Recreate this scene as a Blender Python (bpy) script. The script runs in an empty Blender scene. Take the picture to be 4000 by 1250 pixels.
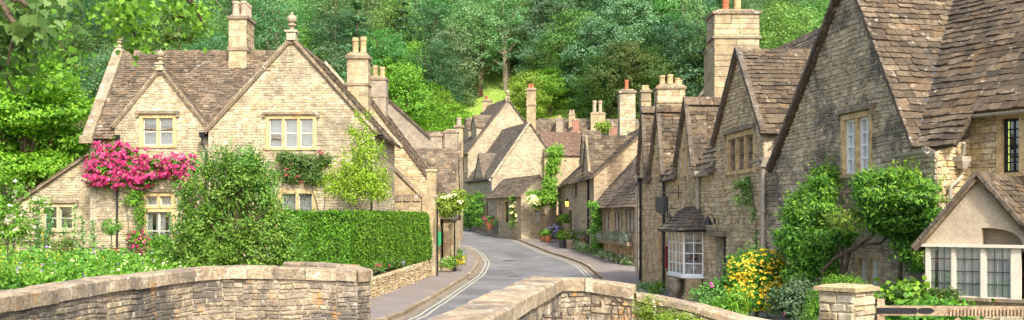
import bpy, math, random
import numpy as np
from mathutils import Vector as V3
R = random.Random(11)
NR = np.random.RandomState(5)
S = bpy.context.scene
C = S.collection
F, HOR, E = 4000.0, 850.0, 2.9

# ------------------------------------------------------------- camera, sky, sun, exposure
cd = bpy.data.cameras.new('camera'); cam = bpy.data.objects.new('camera', cd); C.objects.link(cam)
cam.location = (0, 0, E); cam.rotation_euler = (math.pi/2, 0, 0)
cd.sensor_width = 36; cd.lens = 36; cd.shift_y = (HOR-625)/4000; cd.clip_start = .1; cd.clip_end = 2000
S.camera = cam
SUN = V3((.27, -.66, .70)).normalized()
w = bpy.data.worlds.new('World'); S.world = w; w.use_nodes = True
nt = w.node_tree; sky = nt.nodes.new('ShaderNodeTexSky'); sky.sky_type = 'NISHITA'; sky.sun_disc = False
sky.sun_elevation = math.asin(SUN.z); sky.sun_rotation = math.atan2(SUN.x, SUN.y); sky.dust_density = 4.0; sky.air_density = 1.0; sky.ozone_density = .8
nt.links.new(sky.outputs[0], nt.nodes['Background'].inputs[0]); nt.nodes['Background'].inputs[1].default_value = .15
sd = bpy.data.lights.new('sun', 'SUN'); sd.energy = 2.15; sd.angle = math.radians(4.0); sd.color = (1, .97, .88)
so = bpy.data.objects.new('sun', sd); C.objects.link(so); so.rotation_euler = (-SUN).to_track_quat('-Z', 'Y').to_euler(); so.location = (20, -30, 40)
S.view_settings.view_transform = 'Standard'; S.view_settings.look = 'None'; S.view_settings.exposure = 1.3; S.view_settings.gamma = 1

# ------------------------------------------------------------- helpers
def at(px, py, Y): return V3(((px-2000)/F*Y, Y, E+(HOR-py)/F*Y))
def lerp(a, b, t): return a+(b-a)*t
def interp(tab, x):
    if x <= tab[0][0]: return tab[0][1]
    for (a, b), (c, d) in zip(tab, tab[1:]):
        if x <= c: return b+(d-b)*(x-a)/(c-a)
    return tab[-1][1]
ZR = [(-10, 1.5), (0, 1.5), (12, 1.1), (20, .65), (28, .22), (34, .05), (50, .05), (61, .3), (73, .6), (95, 1.0), (100, 1.18), (105, 1.46), (115, 2.12), (130, 3.2), (150, 4)]
def zr(Y): return interp(ZR, Y)
def g(px, py, off=0.0):            # where a ray meets the street surface
    Y = 5.0
    while Y < 160:
        if E-(py-HOR)/F*Y <= zr(Y)+off: break
        Y += .05
    return V3(((px-2000)/F*Y, Y, zr(Y)+off))

class MB:
    def __init__(s): s.v = []; s.f = []; s.m = []
    def add(s, vs, fs, mi=0):
        n = len(s.v); s.v.extend([tuple(p) for p in vs]); s.f.extend([tuple(i+n for i in f) for f in fs]); s.m.extend([mi]*len(fs))
    def hexa(s, p, mi=0):          # 8 points: bottom 4 ccw, top 4 ccw
        s.add(p, [(3, 2, 1, 0), (4, 5, 6, 7), (0, 1, 5, 4), (1, 2, 6, 5), (2, 3, 7, 6), (3, 0, 4, 7)], mi)
    def box(s, c, sz, rz=0, mi=0, taper=1.0):
        x, y, z = sz[0]/2, sz[1]/2, sz[2]/2; cs, sn = math.cos(rz), math.sin(rz); P = []
        for dz, k in ((-z, 1), (z, taper)):
            for dx, dy in ((-x, -y), (x, -y), (x, y), (-x, y)):
                dx *= k; dy *= k
                P.append((c[0]+dx*cs-dy*sn, c[1]+dx*sn+dy*cs, c[2]+dz))
        s.hexa(P, mi)
    def beam(s, a, b, wd, h, up=(0, 0, 1), mi=0):
        a, b, up = V3(a), V3(b), V3(up); d = (b-a).normalized(); r = d.cross(up)
        if r.length < 1e-4: r = V3((1, 0, 0))
        r.normalize(); u = r.cross(d); P = []
        for q in (a, b): P += [q-r*wd/2-u*h/2, q+r*wd/2-u*h/2, q+r*wd/2+u*h/2, q-r*wd/2+u*h/2]
        s.hexa(P, mi)
    def prism(s, poly, vec, mi=0):
        poly = [V3(p) for p in poly]; vec = V3(vec); n = len(poly)
        s.add(poly+[p+vec for p in poly], [tuple(range(n))[::-1], tuple(range(n, 2*n))]+[(i, (i+1) % n, (i+1) % n+n, i+n) for i in range(n)], mi)
    def tube(s, pts, r, n=6, mi=0):
        pts = [V3(p) for p in pts]; k = len(pts); rr = r if isinstance(r, (list, tuple)) else [r]*k; vs = []; fs = []
        for i, p in enumerate(pts):
            d = (pts[min(i+1, k-1)]-pts[max(i-1, 0)]).normalized(); a = d.cross(V3((0, 0, 1)))
            if a.length < .05: a = d.cross(V3((0, 1, 0)))
            a.normalize(); b = d.cross(a)
            vs += [p+(a*math.cos(t)+b*math.sin(t))*rr[i] for t in (2*math.pi*j/n for j in range(n))]
        for i in range(k-1):
            fs += [(i*n+j, i*n+(j+1) % n, (i+1)*n+(j+1) % n, (i+1)*n+j) for j in range(n)]
        fs += [tuple(range(n))[::-1], tuple(range((k-1)*n, k*n))]; s.add(vs, fs, mi)
    def lathe(s, c, prof, n=12, mi=0):
        vs = []; fs = []
        for r_, z in prof: vs += [(c[0]+r_*math.cos(2*math.pi*j/n), c[1]+r_*math.sin(2*math.pi*j/n), c[2]+z) for j in range(n)]
        for i in range(len(prof)-1): fs += [(i*n+j, i*n+(j+1) % n, (i+1)*n+(j+1) % n, (i+1)*n+j) for j in range(n)]
        fs += [tuple(range(n))[::-1], tuple(range((len(prof)-1)*n, len(prof)*n))]; s.add(vs, fs, mi)
    def build(s, name, mats, parent=None, loc=(0, 0, 0), smooth=False):
        if not isinstance(mats, (list, tuple)): mats = [mats]
        off = V3(loc)
        if parent:
            off = V3((0, 0, 0)); q = parent
            while q: off += q.location; q = q.parent
        me = bpy.data.meshes.new(name); ox, oy, oz = off
        me.from_pydata([(a-ox, b-oy, c-oz) for a, b, c in s.v], [], s.f)
        for m in mats: me.materials.append(m)
        if len(mats) > 1: me.polygons.foreach_set('material_index', s.m)
        if smooth: me.polygons.foreach_set('use_smooth', [True]*len(s.f))
        me.update(); o = bpy.data.objects.new(name, me); C.objects.link(o)
        if parent: o.parent = parent
        else: o.location = loc
        return o
def tag(o, label=None, cat=None, group=None, kind=None):
    if label: o['label'] = label
    if cat: o['category'] = cat
    if group: o['group'] = group
    if kind: o['kind'] = kind
    return o
def thing(name, label, cat, loc=(0, 0, 0), group=None):
    o = bpy.data.objects.new(name, None); C.objects.link(o); o.location = loc; o.empty_display_size = .2
    return tag(o, label, cat, group)
def copy_tree(o, parent=None):
    c = o.copy(); C.objects.link(c); c.parent = parent
    for ch in [x for x in C.objects if x.parent == o]: copy_tree(ch, c)
    return c

# ------------------------------------------------------------- materials
def newmat(name):
    m = bpy.data.materials.new(name); m.use_nodes = True; t = m.node_tree; return m, t, t.nodes['Principled BSDF']
def N(t, typ, **kw):
    n = t.nodes.new(typ)
    for k, v in kw.items():
        if k in ('inp',):
            for kk, vv in v.items(): n.inputs[kk].default_value = vv
        else: setattr(n, k, v)
    return n
def ramp(t, src, stops, interp_='LINEAR'):
    n = t.nodes.new('ShaderNodeValToRGB'); t.links.new(src, n.inputs[0]); cr = n.color_ramp; cr.interpolation = interp_
    while len(cr.elements) < len(stops): cr.elements.new(.5)
    for e, (p, c) in zip(cr.elements, stops): e.position = p; e.color = (c, c, c, 1) if isinstance(c, (int, float)) else (*c, 1)
    return n.outputs[0]
def noise(t, vec, scale, detail=4, rough=.6, dist=0.0):
    n = N(t, 'ShaderNodeTexNoise', inp={'Scale': scale, 'Detail': detail, 'Roughness': rough, 'Distortion': dist}); t.links.new(vec, n.inputs['Vector']); return n.outputs['Fac']
def mix(t, mode, fac, a, b):
    n = N(t, 'ShaderNodeMix', data_type='RGBA', blend_type=mode)
    for s_, i in ((fac, 0), (a, 6), (b, 7)):
        if isinstance(s_, (int, float)): n.inputs[i].default_value = s_
        elif isinstance(s_, tuple): n.inputs[i].default_value = (*s_, 1)
        else: t.links.new(s_, n.inputs[i])
    return n.outputs[2]
def spread(cols):
    return [(i/(len(cols)-1), c) for i, c in enumerate(cols)]
def stone(name, cols, stain=(.1, .09, .07), st=(.5, .7), ssc=.5, lich=.0, fine=22, bump=.5, rough=.92, island=True, lcol=(.62, .6, .52), orange=0.0, mic=.9):
    m, t, b = newmat(name); tc = N(t, 'ShaderNodeTexCoord'); v = tc.outputs['Object']
    if island: src = N(t, 'ShaderNodeNewGeometry').outputs['Random Per Island']
    else: src = noise(t, v, 3.5, 3)
    c = ramp(t, src, spread(cols))
    c = mix(t, 'MULTIPLY', mic, c, ramp(t, noise(t, v, fine, 6, .7), [(.3, (.42, .39, .35)), (.6, (1.2, 1.18, 1.15))]))
    c = mix(t, 'MULTIPLY', mic*.9, c, ramp(t, noise(t, v, fine*.16, 5, .7), [(.36, (.62, .58, .52)), (.6, (1.12, 1.1, 1.07))]))
    c = mix(t, 'MIX', ramp(t, noise(t, v, ssc, 6, .68, .6), [(st[0], 0.0), (st[1], .8)]), c, stain)
    if lich: c = mix(t, 'MIX', ramp(t, noise(t, v, 5, 5, .65), [(.66-lich*.12, 0.0), (.72-lich*.1, .75)]), c, lcol)
    if orange: c = mix(t, 'MIX', ramp(t, noise(t, v, 3.1, 4, .6), [(.6, 0.0), (.68, orange)]), c, (.5, .24, .06))
    t.links.new(c, b.inputs['Base Color']); b.inputs['Roughness'].default_value = rough; b.inputs['Specular IOR Level'].default_value = .25
    bp = N(t, 'ShaderNodeBump', inp={'Strength': bump, 'Distance': .03}); t.links.new(noise(t, v, fine*.7, 6, .7), bp.inputs['Height']); t.links.new(bp.outputs[0], b.inputs['Normal'])
    return m
def brickwall(name, cols, mortar, bw=.3, bh=.11, stain=(.12, .11, .09), st=(.5, .72), bump=.6):
    m, t, b = newmat(name); tc = N(t, 'ShaderNodeTexCoord'); v = tc.outputs['Object']; sp = N(t, 'ShaderNodeSeparateXYZ'); t.links.new(v, sp.inputs[0])
    ad = N(t, 'ShaderNodeMath', operation='ADD'); t.links.new(sp.outputs[0], ad.inputs[0]); t.links.new(sp.outputs[1], ad.inputs[1])
    cb = N(t, 'ShaderNodeCombineXYZ'); t.links.new(ad.outputs[0], cb.inputs[0]); t.links.new(sp.outputs[2], cb.inputs[1])
    nz = N(t, 'ShaderNodeTexNoise', inp={'Scale': 1.6, 'Detail': 3}); t.links.new(v, nz.inputs['Vector'])
    mx = N(t, 'ShaderNodeMix', data_type='VECTOR'); mx.inputs[0].default_value = .06; t.links.new(cb.outputs[0], mx.inputs[4]); t.links.new(nz.outputs['Color'], mx.inputs[5])
    br = N(t, 'ShaderNodeTexBrick', offset=.37, inp={'Scale': 1, 'Mortar Size': .012, 'Mortar Smooth': .3, 'Bias': 0, 'Brick Width': bw, 'Row Height': bh})
    br.inputs['Color1'].default_value = (0, 0, 0, 1); br.inputs['Color2'].default_value = (1, 1, 1, 1); br.inputs['Mortar'].default_value = (.5, .5, .5, 1)
    t.links.new(mx.outputs[1], br.inputs['Vector'])
    c = ramp(t, br.outputs['Color'], spread(cols)); c = mix(t, 'MIX', br.outputs['Fac'], c, mortar)
    c = mix(t, 'MULTIPLY', .7, c, ramp(t, noise(t, v, 9, 6, .75), [(.3, (.5, .47, .42)), (.62, (1.15, 1.12, 1.1))]))
    c = mix(t, 'MIX', ramp(t, noise(t, v, .35, 6, .65, .5), [(st[0], 0.0), (st[1], .7)]), c, stain)
    t.links.new(c, b.inputs['Base Color']); b.inputs['Roughness'].default_value = .93
    bp = N(t, 'ShaderNodeBump', inp={'Strength': bump, 'Distance': .03}, invert=True); t.links.new(br.outputs['Fac'], bp.inputs['Height']); t.links.new(bp.outputs[0], b.inputs['Normal'])
    return m
def plain(name, col, rough=.6, metal=0, var=.25, sc=6, spec=.4):
    m, t, b = newmat(name); v = N(t, 'ShaderNodeTexCoord').outputs['Object']
    c = mix(t, 'MULTIPLY', 1.0, col, ramp(t, noise(t, v, sc, 5, .7), [(.3, 1-var), (.65, 1.0)]))
    t.links.new(c, b.inputs['Base Color']); b.inputs['Roughness'].default_value = rough; b.inputs['Metallic'].default_value = metal; b.inputs['Specular IOR Level'].default_value = spec
    return m
def leafmat(name, cols, tr=.35, ov=.35, rough=.55):
    m, t, b = newmat(name); ge = N(t, 'ShaderNodeNewGeometry'); oi = N(t, 'ShaderNodeObjectInfo')
    c = ramp(t, ge.outputs['Random Per Island'], spread(cols))
    hs = N(t, 'ShaderNodeHueSaturation'); t.links.new(c, hs.inputs['Color'])
    mr = N(t, 'ShaderNodeMapRange', inp={'To Min': 1-ov, 'To Max': 1+ov}); t.links.new(oi.outputs['Random'], mr.inputs[0]); t.links.new(mr.outputs[0], hs.inputs['Value'])
    m2 = N(t, 'ShaderNodeMath', operation='MULTIPLY_ADD', inp={1: 7.31, 2: 0}); t.links.new(oi.outputs['Random'], m2.inputs[0])
    fr = N(t, 'ShaderNodeMath', operation='FRACT'); t.links.new(m2.outputs[0], fr.inputs[0])
    mh = N(t, 'ShaderNodeMapRange', inp={'To Min': .5-.045*ov/.35, 'To Max': .5+.03*ov/.35}); t.links.new(fr.outputs[0], mh.inputs[0]); t.links.new(mh.outputs[0], hs.inputs['Hue'])
    c = hs.outputs[0]; t.links.new(c, b.inputs['Base Color']); b.inputs['Roughness'].default_value = rough; b.inputs['Specular IOR Level'].default_value = .3
    tl = N(t, 'ShaderNodeBsdfTranslucent'); t.links.new(mix(t, 'MULTIPLY', 1.0, c, (1.5, 1.6, .6)), tl.inputs[0])
    ms = N(t, 'ShaderNodeMixShader'); ms.inputs[0].default_value = tr
    t.links.new(b.outputs[0], ms.inputs[1]); t.links.new(tl.outputs[0], ms.inputs[2]); t.links.new(ms.outputs[0], t.nodes['Material Output'].inputs[0])
    return m
def glassmat():
    m, t, b = newmat('window_glass'); t.nodes.remove(b); tr = N(t, 'ShaderNodeBsdfTransparent'); tr.inputs[0].default_value = (.96, .97, .97, 1)
    gl = N(t, 'ShaderNodeBsdfGlossy'); gl.inputs['Roughness'].default_value = .04; lw = N(t, 'ShaderNodeLayerWeight', inp={'Blend': .35})
    mr = N(t, 'ShaderNodeMapRange', inp={'To Min': .12, 'To Max': .8}); t.links.new(lw.outputs['Fresnel'], mr.inputs[0])
    ms = N(t, 'ShaderNodeMixShader'); t.links.new(mr.outputs[0], ms.inputs[0]); t.links.new(tr.outputs[0], ms.inputs[1]); t.links.new(gl.outputs[0], ms.inputs[2])
    t.links.new(ms.outputs[0], t.nodes['Material Output'].inputs[0]); return m
M = {}
M['cream'] = stone('cream_limestone', [(.34, .28, .175), (.49, .42, .285), (.55, .48, .35), (.4, .34, .235), (.59, .53, .41), (.48, .38, .22), (.53, .46, .33)], (.2, .17, .12), (.48, .64), .5, .25)
M['mortar'] = stone('lime_mortar', [(.52, .47, .37), (.6, .55, .44)], (.25, .21, .16), (.5, .7), .5, island=False)
M['tan'] = stone('tan_limestone', [(.42, .32, .18), (.6, .48, .29), (.68, .57, .38), (.5, .4, .25), (.62, .48, .25), (.4, .32, .21), (.62, .53, .36)], (.2, .16, .11), (.54, .72), .6, .2, orange=.3)
M['tanmortar'] = stone('tan_mortar', [(.5, .43, .31), (.58, .5, .37)], (.2, .17, .12), (.5, .7), .5, island=False)
M['lichen'] = stone('lichened_limestone', [(.44, .37, .25), (.6, .51, .35), (.36, .31, .23), (.64, .55, .38)], (.09, .083, .068), (.49, .6), .75, .35, fine=14, bump=.9, lcol=(.4, .38, .3))
M['ashlar'] = stone('ashlar_limestone', [(.36, .29, .18), (.47, .38, .24), (.43, .34, .2), (.52, .44, .31)], (.15, .13, .1), (.5, .68), .7, .2)
M['dress'] = stone('dressed_stone', [(.5, .4, .26), (.58, .47, .3), (.45, .36, .22)], (.3, .23, .14), (.55, .75), 1.2, bump=.25, island=False)
M['ochre'] = stone('ochre_dressed_stone', [(.5, .35, .16), (.6, .45, .24), (.5, .4, .25)], (.25, .17, .09), (.55, .75), 1.2, bump=.25, island=False)
M['quoin'] = stone('quoin_stone', [(.42, .36, .26), (.52, .46, .36), (.38, .32, .22)], (.28, .24, .18), (.58, .75), .8)
M['cope'] = stone('coping_stone', [(.33, .27, .18), (.27, .22, .15), (.4, .34, .25)], (.12, .1, .08), (.46, .68), 1.2, .5, orange=.35, bump=.8)
M['brcope'] = stone('bridge_coping', [(.36, .29, .2), (.46, .38, .27), (.3, .25, .18), (.42, .33, .22)], (.13, .11, .09), (.47, .66), 1.6, .55, fine=16, orange=.5, bump=1.0, lcol=(.6, .55, .46))
M['brstone'] = stone('bridge_rubble', [(.26, .21, .15), (.4, .33, .23), (.33, .29, .23), (.48, .41, .29), (.2, .175, .15), (.42, .35, .26)], (.07, .066, .06), (.44, .58), 1.1, .5, fine=16, orange=.7, bump=1.0, lcol=(.52, .47, .38))
M['brmortar'] = stone('bridge_mortar', [(.34, .29, .22), (.46, .4, .31)], (.1, .09, .08), (.45, .65), 1, island=False)
M['tile'] = stone('stone_tile', [(.11, .085, .06), (.19, .145, .1), (.145, .12, .09), (.235, .185, .13), (.085, .072, .056), (.185, .135, .085)], (.06, .055, .042), (.5, .68), .8, .35, fine=12, orange=.15, lcol=(.45, .42, .36))
M['tilewarm'] = stone('warm_stone_tile', [(.07, .053, .036), (.145, .11, .074), (.105, .083, .06), (.19, .148, .1), (.06, .05, .038), (.15, .105, .062)], (.05, .045, .035), (.5, .68), .9, .35, fine=10, orange=.12, lcol=(.36, .33, .28))
M['tiledark'] = stone('mossy_shaded_stone_tile', [(.1, .085, .07), (.15, .125, .1), (.19, .155, .12), (.12, .1, .085)], (.07, .065, .05), (.5, .7), .8, .35, fine=12, lcol=(.34, .32, .27))  # dark mossy tile with the shade of left-facing slopes put into its colour
M['redtile'] = stone('red_clay_tile', [(.13, .08, .058), (.18, .115, .08), (.12, .09, .068)], (.12, .08, .06), (.5, .7), 1, .2)
M['redbrick'] = brickwall('red_brick', [(.35, .11, .06), (.42, .15, .08), (.3, .1, .07)], (.35, .28, .22), .22, .075)
M['farwall'] = brickwall('far_rubble', [(.28, .22, .13), (.42, .35, .23), (.5, .43, .3), (.34, .27, .17)], (.4, .34, .24), .34, .13)
M['fartan'] = brickwall('far_tan_rubble', [(.32, .22, .12), (.46, .35, .2), (.52, .41, .26), (.38, .28, .16)], (.36, .29, .2), .3, .13)
M['plaster'] = stone('old_plaster', [(.29, .25, .19), (.36, .31, .24)], (.24, .21, .17), (.45, .7), .8, island=False, bump=.4)
M['render'] = stone('cream_render', mic=.35, cols=[(.42, .34, .245), (.47, .39, .29)], stain=(.36, .3, .23), st=(.54, .8), ssc=.6, island=False, fine=30, bump=.35)
M['white'] = plain('white_paint', (.8, .8, .77), .5, var=.12)
M['creampaint'] = plain('cream_paint', (.62, .55, .44), .5, var=.2)
M['sage'] = plain('sage_paint', (.42, .44, .35), .5, var=.15)
M['iron'] = plain('black_iron', (.012, .013, .015), .45, var=.3)
M['rust'] = plain('rusty_iron', (.09, .05, .035), .8, var=.5, sc=20)
M['leadpipe'] = plain('stone_paint_pipe', (.44, .38, .29), .6, var=.35)
M['lead'] = plain('lead_flashing', (.11, .12, .13), .5, var=.3)
M['pot'] = stone('buff_chimney_pot', [(.55, .38, .2), (.6, .44, .25)], (.2, .13, .09), (.5, .68), 3, island=False, bump=.2)
M['redpot'] = stone('red_chimney_pot', [(.45, .14, .07), (.5, .18, .09)], (.2, .09, .06), (.55, .7), 3, island=False, bump=.2)
M['palepot'] = stone('pale_chimney_pot', [(.4, .32, .24), (.46, .37, .28)], (.3, .24, .2), (.5, .7), 3, island=False, bump=.2)
M['terra'] = plain('terracotta', (.4, .14, .06), .8, var=.3)
M['slatepot'] = plain('slate_grey_planter', (.07, .075, .085), .6, var=.2)
M['curtain'] = plain('pale_curtain', (.78, .78, .75), .9, var=.15, sc=3)
M['blind'] = plain('blue_grey_blind', (.46, .53, .6), .9, var=.08, sc=2)
M['glass'] = glassmat()
M['wood'] = stone('weathered_oak', [(.3, .22, .15), (.38, .29, .2), (.25, .19, .14)], (.16, .12, .09), (.5, .7), 2, island=False, fine=30)
M['darkwood'] = plain('dark_door_paint', (.03, .028, .026), .5, var=.3)
M['bark'] = stone('bark', [(.1, .075, .05), (.16, .12, .085)], (.06, .05, .035), (.5, .7), 2, island=False)
M['palebark'] = stone('pale_bark', [(.24, .2, .15), (.32, .28, .22)], (.12, .1, .08), (.5, .7), 2, island=False)
M['redbark'] = stone('ivied_red_bark', [(.09, .05, .035), (.13, .07, .045)], (.07, .05, .035), (.5, .7), 1.5, island=False)
def groundmat(name, stops, sc=.6, fine=20, rough=.9, bump=.3, wear=None):
    m, t, b = newmat(name); v = N(t, 'ShaderNodeTexCoord').outputs['Object']
    c = ramp(t, noise(t, v, sc, 6, .65), stops); c = mix(t, 'MULTIPLY', .6, c, ramp(t, noise(t, v, fine, 5, .8), [(.3, .6), (.65, 1.2)]))
    if wear: c = mix(t, 'MIX', ramp(t, noise(t, v, wear[0], 5, .6, 1.0), [(.5, 0.0), (.62, .6)]), c, wear[1])
    t.links.new(c, b.inputs['Base Color']); b.inputs['Roughness'].default_value = rough
    bp = N(t, 'ShaderNodeBump', inp={'Strength': bump, 'Distance': .02}); t.links.new(noise(t, v, fine*2, 4, .7), bp.inputs['Height']); t.links.new(bp.outputs[0], b.inputs['Normal'])
    return m
M['road'] = groundmat('asphalt', [(.34, (.1, .1, .098)), (.5, (.15, .148, .143)), (.66, (.2, .197, .188))], .5, 30, .8, .4, (.45, (.105, .1, .095)))
M['patch'] = groundmat('tarmac_patch', [(.35, (.09, .09, .09)), (.65, (.13, .13, .127))], 1.5, 30)
M['pave'] = groundmat('pavement_asphalt', [(.3, (.15, .125, .11)), (.7, (.24, .205, .18))], .8, 40, .9, .3, (.7, (.2, .16, .13)))
M['grit'] = groundmat('gutter_grit', [(.35, (.13, .1, .07)), (.65, (.28, .22, .14))], 2.5, 30)
M['yellow'] = groundmat('yellow_paint', [(.35, (.36, .32, .23)), (.6, (.5, .46, .34))], 6, 40, .7)
M['soil'] = groundmat('garden_soil', [(.3, (.05, .055, .025)), (.7, (.08, .1, .03))], 1.5, 12)
M['meadow'] = groundmat('meadow_grass', [(.3, (.2, .31, .04)), (.7, (.32, .43, .09))], .12, 3)
G3 = dict(
 beech=[(0.057, 0.152, 0.028), (0.104, 0.247, 0.038), (0.162, 0.323, 0.057), (0.228, 0.399, 0.085)],
 ash=[(0.085, 0.187, 0.060), (0.136, 0.272, 0.085), (0.204, 0.357, 0.128), (0.272, 0.425, 0.170)],
 dark=[(0.025, 0.076, 0.031), (0.043, 0.111, 0.043), (0.060, 0.145, 0.051), (0.085, 0.187, 0.060)],
 yew=[(0.048, 0.096, 0.019), (0.080, 0.144, 0.029), (0.120, 0.192, 0.040), (0.160, 0.240, 0.056)],
 lime=[(0.131, 0.275, 0.022), (0.203, 0.377, 0.029), (0.290, 0.478, 0.051), (0.377, 0.580, 0.072)],
 gold=[(0.169, 0.260, 0.026), (0.260, 0.364, 0.039), (0.364, 0.468, 0.058), (0.468, 0.572, 0.091)],
 blue=[(.06, .14, .06), (.1, .21, .085), (.15, .28, .12), (.2, .34, .15)],
 hedge=[(.02, .05, .008), (.06, .16, .014), (.11, .26, .02), (.17, .36, .03), (.25, .46, .04)],
 box=[(0.060, 0.128, 0.022), (0.112, 0.195, 0.030), (0.195, 0.285, 0.045), (0.300, 0.375, 0.075)],
 rich=[(0.043, 0.153, 0.020), (0.076, 0.238, 0.031), (0.136, 0.340, 0.043), (0.238, 0.476, 0.060)],
 purple=[(0.039, 0.019, 0.033), (0.065, 0.026, 0.046)],
 silver=[(0.250, 0.300, 0.270), (0.350, 0.400, 0.360), (0.200, 0.270, 0.220)])
for k, c in G3.items(): M['l_'+k] = leafmat('foliage_'+k, [tuple(x*{'lime': .72, 'gold': .72, 'dark': 1.35, 'blue': 1.0, 'rich': .95, 'ash': 1.0, 'beech': 1.0, 'hedge': .95}.get(k, 1)*h_ for x, h_ in zip(q_, ({'beech': .8, 'ash': .85, 'dark': .85, 'lime': .85, 'gold': .88, 'yew': .9, 'blue': .92}.get(k, 1), {'beech': .86, 'dark': .9, 'blue': .86, 'ash': .88}.get(k, 1), 1.05 if k in ('beech', 'dark') else .95))) for q_ in c], .28 if k in ('beech', 'ash', 'dark', 'blue', 'yew') else .32, .35 if k in ('beech', 'ash', 'dark', 'blue', 'yew') else .08)
for k, c in dict(pink=[(.3, .008, .06), (.42, .02, .12), (.55, .09, .22), (.22, .005, .04)], white=[(.6, .58, .48), (.68, .65, .45)], yellow=[(.8, .5, .02), (.85, .6, .04), (.75, .42, .01)],
                 lav=[(.25, .17, .45), (.36, .27, .55)], red=[(.55, .03, .03), (.65, .06, .05)], cream=[(.75, .7, .3), (.8, .78, .5)], magenta=[(.6, .05, .3), (.7, .12, .4)], rusty=[(.3, .08, .05), (.2, .05, .05)], straw=[(.5, .38, .2), (.6, .46, .26)]).items():
    M['f_'+k] = leafmat('petals_'+k, c, .2, .03)

# ------------------------------------------------------------- foliage
def leafmesh(name, mat, P, bias, L, asp=.55, b=.6, parent=None, loc=(0, 0, 0), dirn=None, shape=4):
    P = np.asarray(P, float); n = len(P); nn = NR.randn(n, 3)
    nn /= np.linalg.norm(nn, axis=1)[:, None]; nn = nn*(1-b)+np.asarray(bias)*b; nn /= np.linalg.norm(nn, axis=1)[:, None]+1e-9
    d = NR.randn(n, 3) if dirn is None else NR.randn(n, 3)*.5+np.asarray(dirn)
    d -= (d*nn).sum(1)[:, None]*nn; d /= np.linalg.norm(d, axis=1)[:, None]+1e-9; s = np.cross(nn, d)
    l = (L*NR.uniform(.6, 1.3, n))[:, None]; wd = l*asp
    nv = shape
    if nv == 4: vs = np.stack([P-d*l*.5, P-d*l*.05+s*wd*.5+nn*wd*.1, P+d*l*.5, P-d*l*.05-s*wd*.5+nn*wd*.1], 1).reshape(-1, 3)
    else: vs = np.stack([P-d*l*.4]+[P+d*l*y+s*wd*x+nn*wd*abs(x)*.25 for x, y in ((.28, -.42), (.5, -.12), (.3, -.02), (.36, .2), (.12, .18), (0, .55), (-.12, .18), (-.36, .2), (-.3, -.02), (-.5, -.12), (-.28, -.42))], 1).reshape(-1, 3); nv = 12
    off = V3(loc)
    if parent:
        off = V3((0, 0, 0)); q = parent
        while q: off += q.location; q = q.parent
    vs = vs-np.array(off)
    me = bpy.data.meshes.new(name); me.vertices.add(nv*n); me.vertices.foreach_set('co', vs.ravel()); me.loops.add(nv*n); me.loops.foreach_set('vertex_index', np.arange(nv*n))
    me.polygons.add(n); me.polygons.foreach_set('loop_start', np.arange(0, nv*n, nv)); me.polygons.foreach_set('loop_total', np.full(n, nv)); me.update(calc_edges=True)
    me.materials.append(mat); o = bpy.data.objects.new(name, me); C.objects.link(o)
    if parent: o.parent = parent
    else: o.location = loc
    return o
def blobpts(blobs, nc, per, cr, shell=.7, up=.5, flat=.6, gap=.0):
    """blobs: (cx,cy,cz,rx,ry,rz). Clumps of leaves spread through each blob, mostly near its surface."""
    B = np.array(blobs, float); wt = (B[:, 3]*B[:, 4]+B[:, 3]*B[:, 5]+B[:, 4]*B[:, 5]); wt /= wt.sum()
    k = NR.choice(len(B), nc, p=wt); u = NR.randn(nc, 3); u /= np.linalg.norm(u, axis=1)[:, None]
    r = shell+(1.05-shell)*NR.uniform(0, 1, nc)**.6; c = B[k, :3]+u*B[k, 3:]*r[:, None]
    cs = cr*NR.uniform(.6, 1.4, nc)
    P = np.repeat(c, per, 0)+NR.randn(nc*per, 3)*np.repeat(cs, per)[:, None]*np.array([1, 1, flat])
    bi = np.repeat(u/B[k, 3:]*B[k, 3:].mean(1)[:, None]+np.array([0, 0, up]), per, 0); bi /= np.linalg.norm(bi, axis=1)[:, None]
    return P, bi
def rblobs(c, r, n, br, seed, squash=1.0):
    q = random.Random(seed); out = []
    for i in range(n):
        a = q.uniform(0, 2*math.pi); h = q.uniform(-1, 1); s_ = math.sqrt(1-h*h)*q.uniform(.35, .8); k = br*q.uniform(.7, 1.3)
        out.append((c[0]+math.cos(a)*s_*r[0], c[1]+math.sin(a)*s_*r[1], c[2]+h*r[2]*.75, k, k, k*squash))
    return out
def bush(name, label, cat, c, r, mat, n=6, leaf=.06, nc=160, per=26, group=None, seed=1, flowers=None, asp=.55, base=None, cr=.12, up=.5, core=True):
    """a shrub: centre c, radii r. flowers = list of (mat, count, size)"""
    base = base if base is not None else (c[0], c[1], c[2]-r[2])
    t = thing(name, label, cat, base, group)
    bl = rblobs(c, r, n, min(r)*.6, seed)+[(c[0], c[1], c[2], r[0]*.75, r[1]*.75, r[2]*.8)]
    P, b = blobpts(bl, nc, per, cr, up=up); k = P[:, 2] > base[2]; leafmesh('foliage', mat, P[k], b[k], leaf, asp, parent=t)
    mb = MB(); q = random.Random(seed)
    for i in range(5): mb.tube([base, lerp(V3(base), V3(c), .5)+V3((q.uniform(-.3, .3)*r[0], 0, 0)), V3(bl[i % len(bl)][:3])], [.03, .02, .01], 5)
    mb.build('stem', M['bark'], t)
    for fm, fc, fs in (flowers or []):
        P, b = blobpts(bl, fc, 5, fs*.45, shell=.98, up=.4); b = b+np.array([0, -.6, 0]); k = P[:, 2] > base[2]
        leafmesh('blossom', fm, P[k], b[k], fs, .9, .75, parent=t)
    return t
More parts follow.
